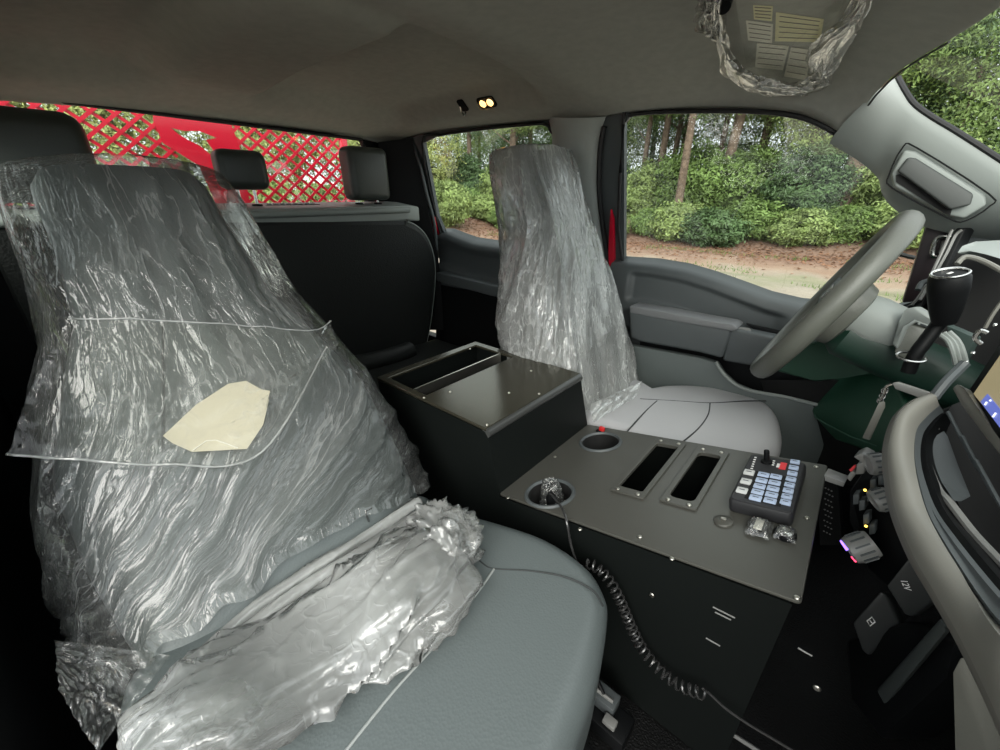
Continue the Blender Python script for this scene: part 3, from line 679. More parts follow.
# bent front edge of the box
part('box_edge', MB().tube([Vector((-.531, YN + .001, .557)), Vector((-.531, YF - .001, .557))], .012, 16), mat('edge_highlight_grey', (.05, .052, .05), .3), cn)  # edge coloured lighter than the box to paint in its highlight
part('inner_floor', MB().box((-.45, 0, .20), (.98, .39, .004)), M_hole, cn)
# lid with long slot and divider
ML = frame((-.96, YN, .566), X3, Y3)
def lid(u, v): q = P(u, v, z=.570); return (q.x + .96, q.y - YN)
slot = [lid(u, v) for u, v in ((390, 378), (471, 346), (511, 356), (433, 394))]
x0 = min(s[0] for s in slot); x1 = max(s[0] for s in slot); y0 = min(s[1] for s in slot); y1 = max(s[1] for s in slot)
slot = [((slot[0][0] + slot[1][0]) / 2, y0), ((slot[2][0] + slot[3][0]) / 2, y0), ((slot[2][0] + slot[3][0]) / 2, y1), ((slot[0][0] + slot[1][0]) / 2, y1)]
ld = plate('lid', [[(0, 0), (.43, 0), (.43, WP), (0, WP)], slot], ML, .008, M_lid, cn, .002)
sx = lid(415, 388)[0]
part('slot_divider', MB().box((-.96 + sx, (y0 + y1) / 2 + YN, .553), (.005, y1 - y0, .03)), M_screw, ld)
part('tray_floor', MB().box((-.96 + .11, 0, .47), (.2, .38, .004)), M_hole, ld)
def screw(p, n, r=.0042, par=None):
    M = frame(p, n.orthogonal(), n.cross(n.orthogonal()))
    return part('screw', MB().lathe([(r, 0), (r, .0012), (r * .75, .0024), (.0003, .0027)], M, 10), M_screw, par)
for u, v in ((424, 398), (487, 425), (539, 394), (470, 349), (531, 371), (450, 392), (509, 393)):
    q = P(u, v, z=.570); screw(q, Z3, .0038, ld)
# sloping panel with its cut-outs
c1, c2 = pan(600.5, 444), pan(550, 495.5)
A4 = [pan(u, v) for u, v in ((653, 445), (676, 450), (648, 497), (622, 492))]
B4 = [pan(u, v) for u, v in ((696, 456), (722, 458), (697, 507), (669, 502))]
def boxof(q): xs = sorted(p[0] for p in q); ys = sorted(p[1] for p in q); return ((xs[0] + xs[1]) / 2, (xs[2] + xs[3]) / 2, (ys[0] + ys[1]) / 2, (ys[2] + ys[3]) / 2)
Ab, Bb = boxof(A4), boxof(B4)
CR = .053
def hole4(b, r=.004): return rrect(b[1] - b[0], b[3] - b[2], r, 3, ((b[0] + b[1]) / 2, (b[2] + b[3]) / 2))
pnl = plate('equipment_panel', [rrect(LP_ + .006, WP + .002, .006, 3, (LP_ / 2, WP / 2)), circ(CR, 40, c1), circ(CR, 40, c2), hole4(Ab), hole4(Bb, .012)], MP @ Matrix.Translation((0, 0, .003)), .006, M_panel, cn, .0015)
for i, (b, r) in enumerate(((Ab, .004), (Bb, .012))):
    w, h = b[1] - b[0], b[3] - b[2]; c = ((b[0] + b[1]) / 2, (b[2] + b[3]) / 2)
    br = plate('blank_bracket', [rrect(w + .018, h + .040, .002, 2, c), hole4((b[0] + .002, b[1] - .002, b[2] + .002, b[3] - .002), r)], MP @ Matrix.Translation((0, 0, .0085)), .005, M_panel, pnl, .001)
    for sx in (-1, 1):
        for sy in (-1, 1):
            screw(panw(c[0] + sx * (w / 2 - .006), c[1] + sy * (h / 2 + .012), .011), pN, .0045, br)
    if i == 0:
        part('loose_wire', MB().tube(crom([panw(c[0] + .012, c[1] + .05, -.04), panw(c[0] + .016, c[1] + .01, -.02), panw(c[0] + .004, c[1] - .03, -.03), panw(c[0] - .01, c[1] - .07, -.07)], 6), .0016, 6), M_knob, br)
for c in (c1, c2):
    Mc = MP @ Matrix.Translation((c[0], c[1], 0))
    cu = part('cup_holder', MB().lathe([(CR - .004, .0055), (CR - .001, .0105), (CR + .003, .0105), (CR + .0055, .007), (CR + .0055, .006), (CR - .002, .006)], Mc, 40, True), M_dtrim, pnl, ang=50)
    part('cup_wall', MB().lathe([(CR - .002, .0055), (CR - .002, -.06), (CR - .005, -.060), (CR - .005, .005)], Mc, 40, True), M_hole, cu)
    part('cup_floor', MB().lathe([(.0005, -.060), (CR - .004, -.060), (CR - .004, -.063), (.0005, -.063)], Mc, 32), M_hole, cu)
for u, v in ((508, 498), (580, 529.5), (672, 559), (797, 598), (807, 518), (816, 467), (555, 457), (640, 537)):
    screw(panw(*pan(u, v, .006), .006), pN, .0042, pnl)
# cap
p = panw(*pan(723.5, 522, .006), .006)
cap = thing('round_panel_cap', 'round black blanking cap on the console panel near the keypad', 'cap', p)
Mc = frame(p, MP.to_3x3() @ X3, Y3)
part('disc', MB().lathe([(.0165, 0), (.0165, .003), (.0145, .0048), (.0004, .0052)], Mc, 28), M_panel, cap, ang=50)
part('slot_knob', MB().box(p + pN * .007, (.009, .006, .004), Mc.to_3x3()), M_screw, cap, .001)
# plastic wrapped charging port
p = panw(*pan(759, 530, .006), .006)
us = thing('charging_port', 'small plastic wrapped charging port below the keypad', 'socket', p); Mc = frame(p, MP.to_3x3() @ X3, Y3)
part('body', MB().box(p + pN * .006, (.026, .036, .012), Mc.to_3x3()), M_black, us, .003)
part('label', MB().box(p + pN * .0128, (.012, .032, .0012), Mc.to_3x3()), M_lab_w, us)
def wrapf(c, M, w, h, hh, seed):
    def f(a, b):
        x = (a - .5) * w; y = (b - .5) * h; e = max(abs(a - .5), abs(b - .5)) * 2
        return c + M @ Vector((x, y, hh * (1 - e ** 3) + .001 + .0035 * max(0, ridge(a * 4 + seed, b * 4, seed)) ** 2))
    return f
part('wrap', MB().grid(wrapf(p, Mc.to_3x3(), .038, .046, .016, 2), 24, 24), M_film_s, us, ang=180)
# round power socket
p = panw(*pan(785, 536, .006), .006); Mc = frame(p, MP.to_3x3() @ X3, Y3)
sk = thing('power_socket', 'round silver wrapped power socket by the console panel edge', 'socket', p)
part('ring', MB().lathe([(.0165, 0), (.0165, .006), (.014, .008), (.011, .008), (.010, .003), (.0003, .003)], Mc, 28), M_black, sk, ang=50)
part('cover', MB().lathe([(.0125, .0075), (.012, .010), (.0095, .011), (.009, .009), (.006, .0095), (.0045, .0115), (.0003, .0115)], Mc, 24), M_steel, sk, ang=50)
part('wrap', MB().grid(wrapf(p, Mc.to_3x3(), .032, .032, .013, 8), 20, 20), M_film_s, sk, ang=180)
# ---- keypad controller
k4 = [pan(u, v, .035) for u, v in ((750, 455), (803, 461), (794, 511), (731, 500))]
kx0, kx1, ky0, ky1 = boxof(k4); kw, kh = kx1 - kx0, ky1 - ky0; kc = ((kx0 + kx1) / 2, (ky0 + ky1) / 2)
Rp = MP.to_3x3()
kp = thing('keypad_controller', 'black keypad controller with white and pale blue buttons on the console', 'controller', panw(kc[0], kc[1], .006))
plate('case', [rrect(kw + .006, kh + .006, .008, 4, kc)], MP @ Matrix.Translation((0, 0, .006 + .014)), .028, M_key, kp, .005)
KT = .0345
fp = plate('face', [rrect(kw, kh, .006, 4, kc)], MP @ Matrix.Translation((0, 0, KT - .0015)), .004, M_key, kp, .001)
def kpos(u, v): return pan(u, v, KT + .002)
def btn(u, v, w, h, m, z=KT):
    a, b = kpos(u, v); o = part('button', MB().box(panw(a, b, z + .002), (w, h, .005), Rp), m, kp, .0012)
    part('legend', MB().box(panw(a, b, z + .0047), (w * .5, h * .12, .0003), Rp), M_dprint, o)

for u, v in ((749, 472.5), (746, 481.5), (742, 490.5)): btn(u, v, .018, .017, M_btnw)
sub = part('button_tray', MB().box(panw(*[kpos(767.5, 487)[0], kpos(767.5, 487)[1]], KT + .0008), (.056, .105, .002), Rp), M_hole, kp, .0005)
for i in range(5):
    t = i / 4
    btn(763.5 - 8 * t, 475 + 23 * t, .019, .015, M_btnb); btn(776 - 6 * t, 477 + 24 * t, .019, .015, M_btnb)
for i in range(8):
    t = i / 7; btn(795 - 9.5 * t, 462 + 40.5 * t, .016, .0135, M_btnb)
a, b = kpos(783, 465.5); part('logo', MB().box(panw(a, b, KT + .0008), (.011, .028, .0008), Rp), M_logo, kp)
a, b = kpos(778.5, 465); part('logo_text', MB().box(panw(a, b, KT + .0008), (.006, .016, .0008), Rp), M_print, kp)
for i in range(6):
    a, b = kpos(755.5 - i * .75, 457 + i * 2.2); part('indicator', MB().box(panw(a, b, KT + .001), (.004, .003, .001), Rp), M_print, kp)
for i in range(3):
    a, b = kpos(774 - i * .5, 460.5 + i * 2); part('indicator', MB().box(panw(a, b, KT + .001), (.004, .003, .001), Rp), M_print, kp)
a, b = kpos(766.5, 461.5); Mk = MP @ Matrix.Translation((a, b, KT))
part('selector_switch', MB().lathe([(.011, 0), (.010, .004), (.0055, .006), (.0052, .026), (.0045, .028), (.0004, .0285)], Mk, 16), M_black, kp, ang=50)

# ---- wrapped plug in the near cup holder and its coiled cord
p = panw(c2[0], c2[1], .004)
pg = thing('wrapped_plug', 'cable plug wrapped in clear plastic sitting in the near cup holder', 'plug', panw(c2[0], c2[1], -.05))
part('body', MB().tube([panw(c2[0] + .004, c2[1] - .002, -.055), panw(c2[0] + .006, c2[1] - .004, .0), panw(c2[0] + .010, c2[1] - .010, .014)], [.015, .013, .006], 14), M_black, pg)
def bagf(a, b):
    an = 2 * math.pi * a; r = .024 * (1 - .45 * b) * (1 + .5 * max(0, ridge(math.cos(an) * 2, math.sin(an) * 2, b * 5)) ** 2)
    return panw(c2[0] + .002 + r * math.cos(an) - .012 * b, c2[1] + .006 + r * math.sin(an) + .012 * b, -.03 + .055 * b)
part('bag', MB().grid(bagf, 48, 20), M_film_s, pg, ang=180)
cwp = [P(u, v, y=y) for u, v, y in ((558, 497, -.165), (562, 507, -.178), (566, 520, -.20), (570, 540, -.226), (574, 555, -.232), (579, 565, -.232), (586, 566, -.232), (589, 561, -.230))]
cwp[:3] = [panw(c2[0] + .010, c2[1] - .010, .014), panw(*pan(562, 508, .020), .020), panw(*pan(567, 523, .011), .011)]
cl_ = crom([P(u, v, y=-.232) for u, v in ((588, 563), (600, 570), (612, 585), (622, 605), (631, 627), (643, 650), (660, 670), (680, 685), (705, 694))], 12)
# even spacing along the coil
L = [0]
for a_, b_ in zip(cl_, cl_[1:]): L.append(L[-1] + (b_ - a_).length)
turns = 25; coil = []; steps = turns * 10
for i in range(steps + 1):
    s_ = L[-1] * i / steps; k = 0
    while k < len(L) - 2 and L[k + 1] < s_: k += 1
    c = cl_[k].lerp(cl_[k + 1], (s_ - L[k]) / max(1e-6, L[k + 1] - L[k])); t = (cl_[k + 1] - cl_[k]).normalized()
    n1_ = t.cross(Y3).normalized(); n2_ = t.cross(n1_); an = 2 * math.pi * turns * i / steps
    coil.append(c + (n1_ * math.cos(an) + n2_ * math.sin(an)) * .0095)
tail = crom([coil[-1]] + [P(u, v, y=y) for u, v, y in ((710, 694, -.225), (725, 708, -.225), (745, 722, -.225), (770, 737, -.225), (800, 755, -.225))], 6)
M_cord = mat('black_cord_rubber', (.035, .035, .035), .22, spec=.9)
cr_ = thing('coiled_cord', 'black coiled cord hanging down beside the console', 'cord', cl_[0])
part('lead', MB().tube(crom(cwp, 5), .0026, 8), M_cord, cr_)
part('coil', MB().tube(coil, .0022, 6), M_cord, cr_)
part('tail', MB().tube(tail, .0022, 6), M_cord, cr_)
# fixings and slots on the console side
sd = -.2085
for u, v in ((652, 595), (817, 688)): screw(P(u, v, y=sd), Vector((0, -1, 0)), .005, cn)
for a_, b_ in (((713, 607), (735, 618)), ((715, 612), (731, 620)), ((706, 638), (720, 646)), ((798, 648), (812, 656))):
    part('side_slot', MB().tube([P(*a_, y=sd), P(*b_, y=sd)], .0013, 5), M_knob, cn)
part('base_flange', MB().tube([P(644, 678, z=.075), P(760, 752, z=.075)], .004, 8), M_knob, cn)
# connector under the passenger seat edge
p = P(607, 708, z=.12)
wc = thing('wiring_connector', 'small dark wiring connector on the floor beside the passenger cushion', 'connector', p - Z3 * .06)
part('bracket', MB().box(p + Vector((.0, 0, -.035)), (.10, .06, .04)), M_black, wc, .006)
part('housing', MB().box(p + Vector((-.01, .01, .004)), (.05, .035, .03)), M_dtrim, wc, .003)
part('tab', MB().box(P(610, 722, z=.125), (.025, .018, .012)), M_knob, wc, .002)
part('lever', MB().tube([P(596, 689, z=.14), P(613, 702, z=.14)], .004, 6), M_knob, wc)
part('wire', MB().tube(crom([P(590, 668, z=.15), P(597, 680, z=.15), P(604, 695, z=.14)], 4), .004, 6), M_black, wc)

# ================================================================== DASHBOARD
db = thing('dashboard', 'dark dashboard with warm grey bezel, vents, knobs and display', 'dashboard', (.45, 0, .05))
def pv(l): return [P(u, v, y=y) for u, v, y in l]
profd = [(.30, .93), (.42, .97), (.80, .95), (.80, .08), (.50, .08), (.36, .30), (.33, .55), (.27, .70)]
part('body', MB().prism([Vector((a, -.86, b)) for a, b in profd], (0, 1.64, 0)), M_dash, db, .02)
part('firewall', MB().box((.62, -.06, .35), (.04, 1.7, .6)), M_black, db)
# center stack core behind the bezel
part('stack_core', MB().prism(pv([(905, 425, .10), (975, 395, .10), (1010, 420, .10), (1010, 640, .10), (940, 600, .10), (900, 560, .10), (880, 470, .10)]), (.06, .12, 0)), M_black, db, .01)
A_ = [(934, 397, .0), (916, 404, -.02), (901, 419, -.05), (893, 449, -.10), (896, 485, -.16), (903, 515, -.20), (920, 555, -.25), (942, 592, -.29), (970, 640, -.33), (1000, 700, -.37), (1020, 745, -.39)]
B_ = [(934, 404, .0), (922, 415, -.02), (911, 430, -.05), (909, 455, -.10), (914, 485, -.16), (923, 514, -.20), (942, 547, -.25), (964, 580, -.29), (988, 612, -.33), (1012, 640, -.37), (1040, 670, -.39)]
C_ = [(938, 412, .01), (930, 421, -.01), (921, 436, -.04), (920, 458, -.09), (927, 486, -.15), (938, 512, -.19), (958, 540, -.24), (982, 570, -.28), (1008, 600, -.32), (1040, 632, -.36), (1070, 660, -.38)]
A0 = [(u - 5, v + 3, y + .012) for u, v, y in A_]
cA, cB, cC, c0 = crom(pv(A_), 6), crom(pv(B_), 6), crom(pv(C_), 6), crom(pv(A0), 6)
def strip(name, a, b, m, bulge=.004, par=db, n=8):
    def f(s, t):
        i = s * (len(a) - 1); k = min(int(i), len(a) - 2); w = i - k
        p, q = a[k].lerp(a[k + 1], w), b[k].lerp(b[k + 1], w)
        return p.lerp(q, t) + Vector((-.4, -.6, .5)) * bulge * math.sin(math.pi * t)
    return part(name, MB().grid(f, len(a) * 2, n), m, par, ang=60, thick=.006)
strip('bezel', cA, cB, M_bezel, .008)
strip('bezel_edge', c0, cA, mat('bezel_edge_grey', (.15, .145, .13), .5), .002)  # outer strip of the bezel in a darker grey
strip('inner_bezel', cB, cC, M_dtrim, -.006)
deep = [p + Vector((.03, .05, -.03)) for p in cC]
strip('inner_wall', cC, deep, M_black, 0)
# passenger side air vent
vf = pv([(936, 428, -.0), (924, 431, -.02), (921, 440, -.04), (927, 462, -.08), (938, 489, -.13), (950, 503, -.16), (975, 535, -.2), (1010, 572, -.25)])
vt = part('air_vent', MB().tube(crom(vf, 6), .0042, 8), M_knob, db)
vp = pv([(926, 433, -.01), (934, 431, -.0), (940, 440, -.02), (950, 470, -.08), (962, 502, -.13), (954, 502, -.14), (938, 478, -.10), (929, 452, -.05)])
part('vent_pad', MB().prism(vp, (.01, .02, 0)), M_dtrim, vt, .003)
part('vent_cavity', MB().prism(pv([(936, 428, .02), (952, 405, .05), (1010, 480, .02), (1010, 580, -.1), (965, 520, -.08), (945, 470, -.02)]), (.01, .02, 0)), M_hole, vt)
for k in range(3):
    part('vane', MB().tube(pv([(948 + 14 * k, 412 + 24 * k, .0 - .04 * k), (978 + 16 * k, 470 + 26 * k, -.08 - .04 * k)]), .0022, 6), M_dtrim, vt)
# screen and its lower bar
bar = pv([(951, 388, .02), (957, 383, .02), (963, 388, .01), (985, 418, -.05), (1006, 448, -.10), (1006, 462, -.10), (985, 438, -.06), (962, 406, 0)])
part('screen_lower_bar', MB().prism(bar, (.02, .01, -.01)), M_bezel, db, .003)
sc = thing('display_screen', 'dash display showing a tan map and a blue block at the right edge', 'screen', P(985, 395, y=-.02))
SP = [P(975, 394, y=.01), P(1000, 357, y=.01), P(1000, 425, y=-.075)]
sN = (SP[1] - SP[0]).cross(SP[2] - SP[0]).normalized()
if sN.dot(CAM - SP[0]) < 0: sN = -sN
def spx(u, v, h): return PL(u, v, SP[0] + sN * h, sN)
part('housing', MB().prism([spx(u, v, 0) for u, v in ((966, 394), (1002, 340), (1050, 300), (1060, 480), (1004, 446))], -sN * .012), M_black, sc, .002)
part('map_area', MB().prism([spx(u, v, .001) for u, v in ((974, 394), (1003, 352), (1040, 310), (1050, 470), (1003, 429))], sN * .0006), M_tan, sc)
part('info_block', MB().prism([spx(u, v, .002) for u, v in ((981, 402), (988, 394), (1006, 416), (1040, 460), (1045, 470), (1003, 431))], sN * .0006), M_blue, sc)
for a_, b_ in (((985, 405), (987, 402)), ((993, 417), (996, 413)), ((990, 401), (991, 400))):
    part('on_screen_text', MB().tube([spx(*a_, .003), spx(*b_, .003)], .0012, 5), M_scrt, sc)
# control knobs of the stack
def knob(label, base, tip, r, led=None):
    t = thing('control_knob', label, 'knob', base, 'dash control knobs')
    ax = (tip - base); h = ax.length; M = frame(base, ax.orthogonal(), ax.cross(ax.orthogonal()))
    part('grip', MB().lathe([(r * .92, 0), (r, h * .15), (r, h * .8), (r * .9, h), (r * .66, h * 1.02), (r * .60, h * .94), (.0004, h * .93)], M, 28), M_knob, t, ang=40)
    for k in range(12):
        a = 2 * math.pi * k / 12
        part('rib', MB().box(M @ Vector((r * math.cos(a), r * math.sin(a), h * .47)), (.0025, .0025, h * .6), M.to_3x3() @ Matrix.Rotation(a, 3, 'Z')), M_dtrim, t)
    if led:
        for a0, a1, m in led:
            part('lit_arc', MB().tube([M @ Vector((r * .78 * math.cos(rad(q)), r * .78 * math.sin(rad(q)), h * 1.03)) for q in range(a0, a1 + 1, 12)], .0012, 5), m, t)
    return M
knob('grey control knob beside the toggle switches on the stack', P(885, 463, y=.03), P(868, 465, y=.02), .017)
knob('middle grey control knob of the stack', P(890, 497, y=.0), P(873, 502, y=-.01), .017)
KM = knob('lowest grey control knob with a lit blue and red ring', P(873, 543, y=-.01), P(849, 551, y=-.025), .0215, led=[(96, 264, M_ledb), (300, 348, M_ledr)])
tg = thing('toggle_switch', 'grey toggle switches with a red mark on the stack', 'switch', P(860, 470, y=.03))
for pts in ([(853, 457), (862, 453), (871, 458), (864, 464)], [(857, 464), (866, 461), (864, 474), (855, 475)], [(846, 478), (852, 470), (856, 474), (850, 482)]):
    part('lever', MB().prism(poly(pts, .03), (.006, .03, 0)), M_knob, tg, .002)
part('red_mark', MB().prism(poly([(849, 470), (854, 465), (855, 467), (851, 472)], .026), (.002, .004, 0)), M_logo, tg)
part('bracket', MB().prism(poly([(824, 475), (845, 483), (843, 487), (825, 481)], .05), (.004, .03, 0)), M_knob, tg, .001)
for k, (u, v) in enumerate(((873, 485), (881, 481), (870, 497), (862, 506), (856, 500), (866, 520), (872, 530))):
    part('small_button', MB().prism(poly([(u - 3, v - 5), (u + 3, v - 6), (u + 3, v + 4), (u - 3, v + 5)], .02), (.004, .02, 0)), M_dtrim, tg, .001)
for u, v in ((865, 490), (866, 526)):
    part('amber_light', MB().lathe([(.0022, 0), (.0018, .0015), (.0003, .002)], frame(P(u, v, y=.012), X3, Z3), 8), M_ledo, tg)
# dark stack face the knobs sit on
part('stack_face', MB().prism(pv([(888, 440, .06), (896, 470, .04), (903, 530, 0), (925, 575, -.05), (900, 600, -.05), (868, 570, .03), (852, 520, .06), (848, 490, .09), (875, 455, .09)]), (.05, .05, 0)), M_black, db, .006)
for k, pts in enumerate(([(852, 623), (880, 591), (887, 596), (901, 627), (868, 656), (861, 650)], [(886, 586), (909, 557), (914, 561), (932, 602), (912, 617), (904, 614)])):
    cv = part('socket_cover', MB().prism(poly(pts, -.05 if k else -.03), (.012, .02, -.008)), mat('soft_black_cover%d' % k, (.022, .024, .024), .5), db, .004, 3)
    if k == 0:
        ic = crom(poly([(867, 621), (872, 617), (875, 622), (870, 626)], -.0335), 1, True)
        part('icon', MB().tube(ic, .0009, 5, True), M_print, cv); part('icon', MB().tube(poly([(870, 620.5), (872, 623)], -.0335), .0009, 5), M_print, cv)
tcu = bpy.data.curves.new('t12', 'FONT'); tcu.body = '12V'; tcu.size = .011; tcu.align_x = 'CENTER'; tcu.align_y = 'CENTER'; tcu.extrude = .0002
to_ = bpy.data.objects.new('t12', tcu); tme = bpy.data.meshes.new_from_object(to_); bpy.data.objects.remove(to_)
c = P(905.5, 585, y=-.054); tme.transform(frame(c, P(908, 591, y=-.054) - P(903, 580, y=-.054), P(908, 583, y=-.054) - c)); tme.materials.append(M_print)
link('socket_text', tme, db)
part('lower_tray', MB().prism(pv([(845, 640, .03), (905, 620, -.05), (955, 640, -.12), (945, 680, -.15), (880, 740, -.08), (850, 700, .0)]), (.08, .08, -.02)), M_black, db, .01)
part('tray_edge', MB().prism(pv([(876, 690, -.06), (940, 618, -.14), (946, 632, -.15), (885, 706, -.07)]), (.01, .02, -.01)), M_dash, db, .004)
part('knee_pad', MB().prism(pv([(951, 672, -.30), (960, 656, -.30), (972, 660, -.30), (988, 690, -.31), (1003, 735, -.32), (1005, 800, -.33), (955, 800, -.30)]), (.05, .03, -.02)), mat('olive_grey_glovebox', (.11, .11, .095), .55, bump=.2, bscale=400, bdist=.001), db, .012, 3)
# perforated speaker-like vent panel on the console/dash side
vp_ = part('perforated_panel', MB().prism(poly([(818, 478), (838, 486), (842, 545), (820, 545)], .18), (.004, .01, 0)), M_black, db)
for i in range(9):
    for j in range(3):
        part('perforation', MB().lathe([(.0018, 0), (.0003, .0006)], frame(P(825.5 + 3 * j + (i % 2) * 1.2 - i * .2, 488 + 5.4 * i + j * 1.5, y=.178), X3, Z3), 6), M_knob, vp_)

# ---- driver side dash: hood, black plate for the shaded gauge area, lower green panel
hood = pv([(955, 254, .42), (962, 245, .44), (975, 241, .48), (1010, 239, .52), (1040, 260, .40), (1010, 262, .36), (985, 254, .38), (968, 251, .42)])
part('cluster_hood', MB().prism(hood, (.03, .02, -.004)), M_trim, db, .004)
hd2 = pv([(957, 264, .36), (966, 257, .37), (985, 262, .36), (1010, 276, .33)])
part('hood_lip', MB().tube(crom(hd2, 6), .0045, 8), M_bezel, db)
part('gauge_shade_plate', MB().prism(pv([(940, 290, .52), (957, 252, .55), (1020, 250, .55), (1060, 330, .45), (1010, 400, .38), (950, 395, .40), (925, 335, .48)]), (.02, .03, 0)), M_hole, db)  # black plate painted in for the shade around the gauges
part('side_vent', MB().prism(pv([(938, 262, .66), (956, 228, .70), (966, 228, .70), (930, 300, .62), (918, 312, .62)]), (.02, .03, 0)), M_black, db, .003)
for pts in ([(952, 230, .69), (926, 285, .63), (912, 305, .62)], [(962, 230, .68), (955, 236, .68), (945, 256, .66), (920, 300, .61)]):
    part('vent_trim', MB().tube(crom(pv(pts), 5), .0032, 6), M_knob, db)
part('vent_control', MB().tube(crom(pv([(918, 290, .60), (922, 283, .61), (930, 280, .61), (934, 274, .61)]), 4), .006, 8), M_dtrim, db)
gp = pv([(806, 409, .72), (836, 377, .70), (852, 368, .64), (890, 372, .50), (902, 400, .40), (902, 436, .36), (880, 456, .42), (835, 440, .62)])
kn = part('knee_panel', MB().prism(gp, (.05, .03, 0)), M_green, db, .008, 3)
ip = pv([(816, 411, .70), (848, 388, .66), (866, 392, .60), (885, 420, .48), (880, 446, .44), (828, 424, .62)])
part('panel_groove', MB().tube(crom([p - Vector((.004, .004, 0)) for p in ip], 2, True), .0022, 6, True), mat('pale_green_plastic', (.05, .12, .085), .45), kn)  # groove line in a lighter green than the panel
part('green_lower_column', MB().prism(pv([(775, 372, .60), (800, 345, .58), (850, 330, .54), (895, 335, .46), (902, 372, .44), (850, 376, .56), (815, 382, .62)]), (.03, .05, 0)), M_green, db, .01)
part('lower_shade_plate', MB().prism(pv([(760, 380, .74), (905, 380, .62), (905, 500, .55), (790, 470, .74)]), (.05, .03, 0)), M_hole, db)  # black plate painted in for the shade under the dash

# ---- steering column
sc_ = thing('steering_column', 'grey steering column shroud with shift lever behind the wheel', 'steering column', P(905, 340, y=.42))
ca, cb = Vector((-.005, .42, .80)), Vector((.30, .42, .70))
ax = (cb - ca).normalized(); e1 = Y3; e2 = ax.cross(e1)
ca2 = ca + Vector((0, 0, .018))
part('upper_shroud', MB().loft([superell(ca2 + ax * t, e1, e2, w, h, 28, 2.6) for t, w, h in ((0, .045, .03), (.02, .066, .045), (.07, .074, .05), (.115, .070, .047), (.135, .055, .036))]), M_trim, sc_, ang=40)
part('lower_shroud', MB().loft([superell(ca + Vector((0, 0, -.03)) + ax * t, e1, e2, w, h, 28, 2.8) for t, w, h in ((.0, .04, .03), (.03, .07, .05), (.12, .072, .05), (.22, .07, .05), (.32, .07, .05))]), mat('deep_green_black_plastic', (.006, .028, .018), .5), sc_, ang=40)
fl2 = pv([(892, 345, .33), (898, 322, .34), (904, 309, .35), (915, 307, .35), (936, 320, .34), (931, 328, .33), (915, 322, .33), (905, 328, .32), (896, 350, .31)])
part('boot_collar', MB().prism(fl2, (.01, .02, 0)), M_trim, sc_, .004)
part('boot', MB().prism(pv([(900, 335, .33), (908, 324, .33), (928, 330, .33), (915, 352, .32), (905, 360, .31), (893, 352, .31)]), (.01, .02, 0)), M_wheel, sc_, .004)
for i in range(3):
    part('bellows_ridge', MB().tube(crom(pv([(939 + 5 * i, 334 - i, .30), (948 + 5 * i, 341, .29), (953 + 5 * i, 352, .28), (956 + 5 * i, 364, .28)]), 5), .0045, 8), M_trim, sc_)
part('bellows_side', MB().prism(pv([(946, 325, .32), (976, 338, .28), (964, 362, .28), (950, 345, .30)]), (.01, .02, 0)), mat('teal_grey_plastic', (.05, .075, .068), .5), sc_, .003)
k0, k1 = P(944, 322, y=.26), P(950, 273, y=.24)
axk = k1 - k0; Mk = frame(k0, axk.orthogonal(), axk.cross(axk.orthogonal())); hk = axk.length
kn = part('shift_knob', MB().lathe([(.016, 0), (.021, hk * .25), (.026, hk * .7), (.0255, hk * .92), (.021, hk), (.020, hk * .985), (.0004, hk * .985)], Mk, 28), M_black, sc_, ang=40)
part('knob_ring', MB().tube([Mk @ Vector((.022 * math.cos(2 * math.pi * k / 24), .022 * math.sin(2 * math.pi * k / 24), hk)) for k in range(24)], .0022, 6, True), M_steel, kn)
part('knob_mark', MB().box(Mk @ Vector((0, 0, hk)), (.008, .004, .001), Mk.to_3x3()), M_print, kn)
part('lever', MB().tube(crom(pv([(940, 322, .27), (928, 338, .26), (916, 354, .25), (908, 372, .25)]), 5), .011, 10), M_black, sc_)
rg_ = P(911, 357, y=.25)
part('lever_ring', MB().tube([rg_ + Vector((.02 * math.cos(2 * math.pi * k / 20), .016 * math.sin(2 * math.pi * k / 20), .004 * math.sin(2 * math.pi * k / 20))) for k in range(20)], .0022, 6, True), M_steel, sc_)
part('lower_lever', MB().tube(crom(pv([(933, 398, .10), (945, 383, .12), (958, 370, .15), (965, 363, .16)]), 4), .007, 8), M_dtrim, sc_)
part('wiper_stalk', MB().tube(crom(pv([(985, 328, .2), (993, 314, .2), (1003, 300, .2)]), 4), .0026, 6), M_bezel, sc_)
part('stalk_clip', MB().tube(crom(pv([(987, 333, .19), (980, 331, .19), (975, 338, .19), (981, 344, .19)]), 4), .0035, 6), M_steel, sc_)
for u, v in ((995, 325), (973, 353), (966, 362)): part('bright_fixing', MB().lathe([(.003, 0), (.002, .003), (.0003, .004)], frame(P(u, v, y=.18), X3, Z3), 8), M_steel, sc_)

# ---- steering wheel
CW = Vector((-.028, .42, .822)); wb_ = Vector((.43, 0, .90)).normalized(); wn_ = Vector((-wb_.z, 0, wb_.x))
sw_ = thing('steering_wheel', 'dark grey steering wheel with button spokes seen edge on', 'steering wheel', CW)
RW_ = .203
rim = []
for k in range(72):
    a = 2 * math.pi * k / 72; c = CW + (Y3 * math.cos(a) + wb_ * math.sin(a)) * RW_; er = (Y3 * math.cos(a) + wb_ * math.sin(a))
    rim.append([c + er * .018 * math.cos(q) + wn_ * .0225 * math.sin(q) for q in [2 * math.pi * j / 14 for j in range(14)]])
part('rim', MB().loft(rim, closed=True), M_wheel, sw_, ang=60)
hubr = []
for t, s_ in ((-.055, .05), (-.045, .075), (-.01, .085), (.005, .08), (.012, .06), (.014, .02)):
    hubr.append(superell(CW + wn_ * (t - .012), Y3, wb_, s_ * 1.05, s_ * .95, 32, 2.6))
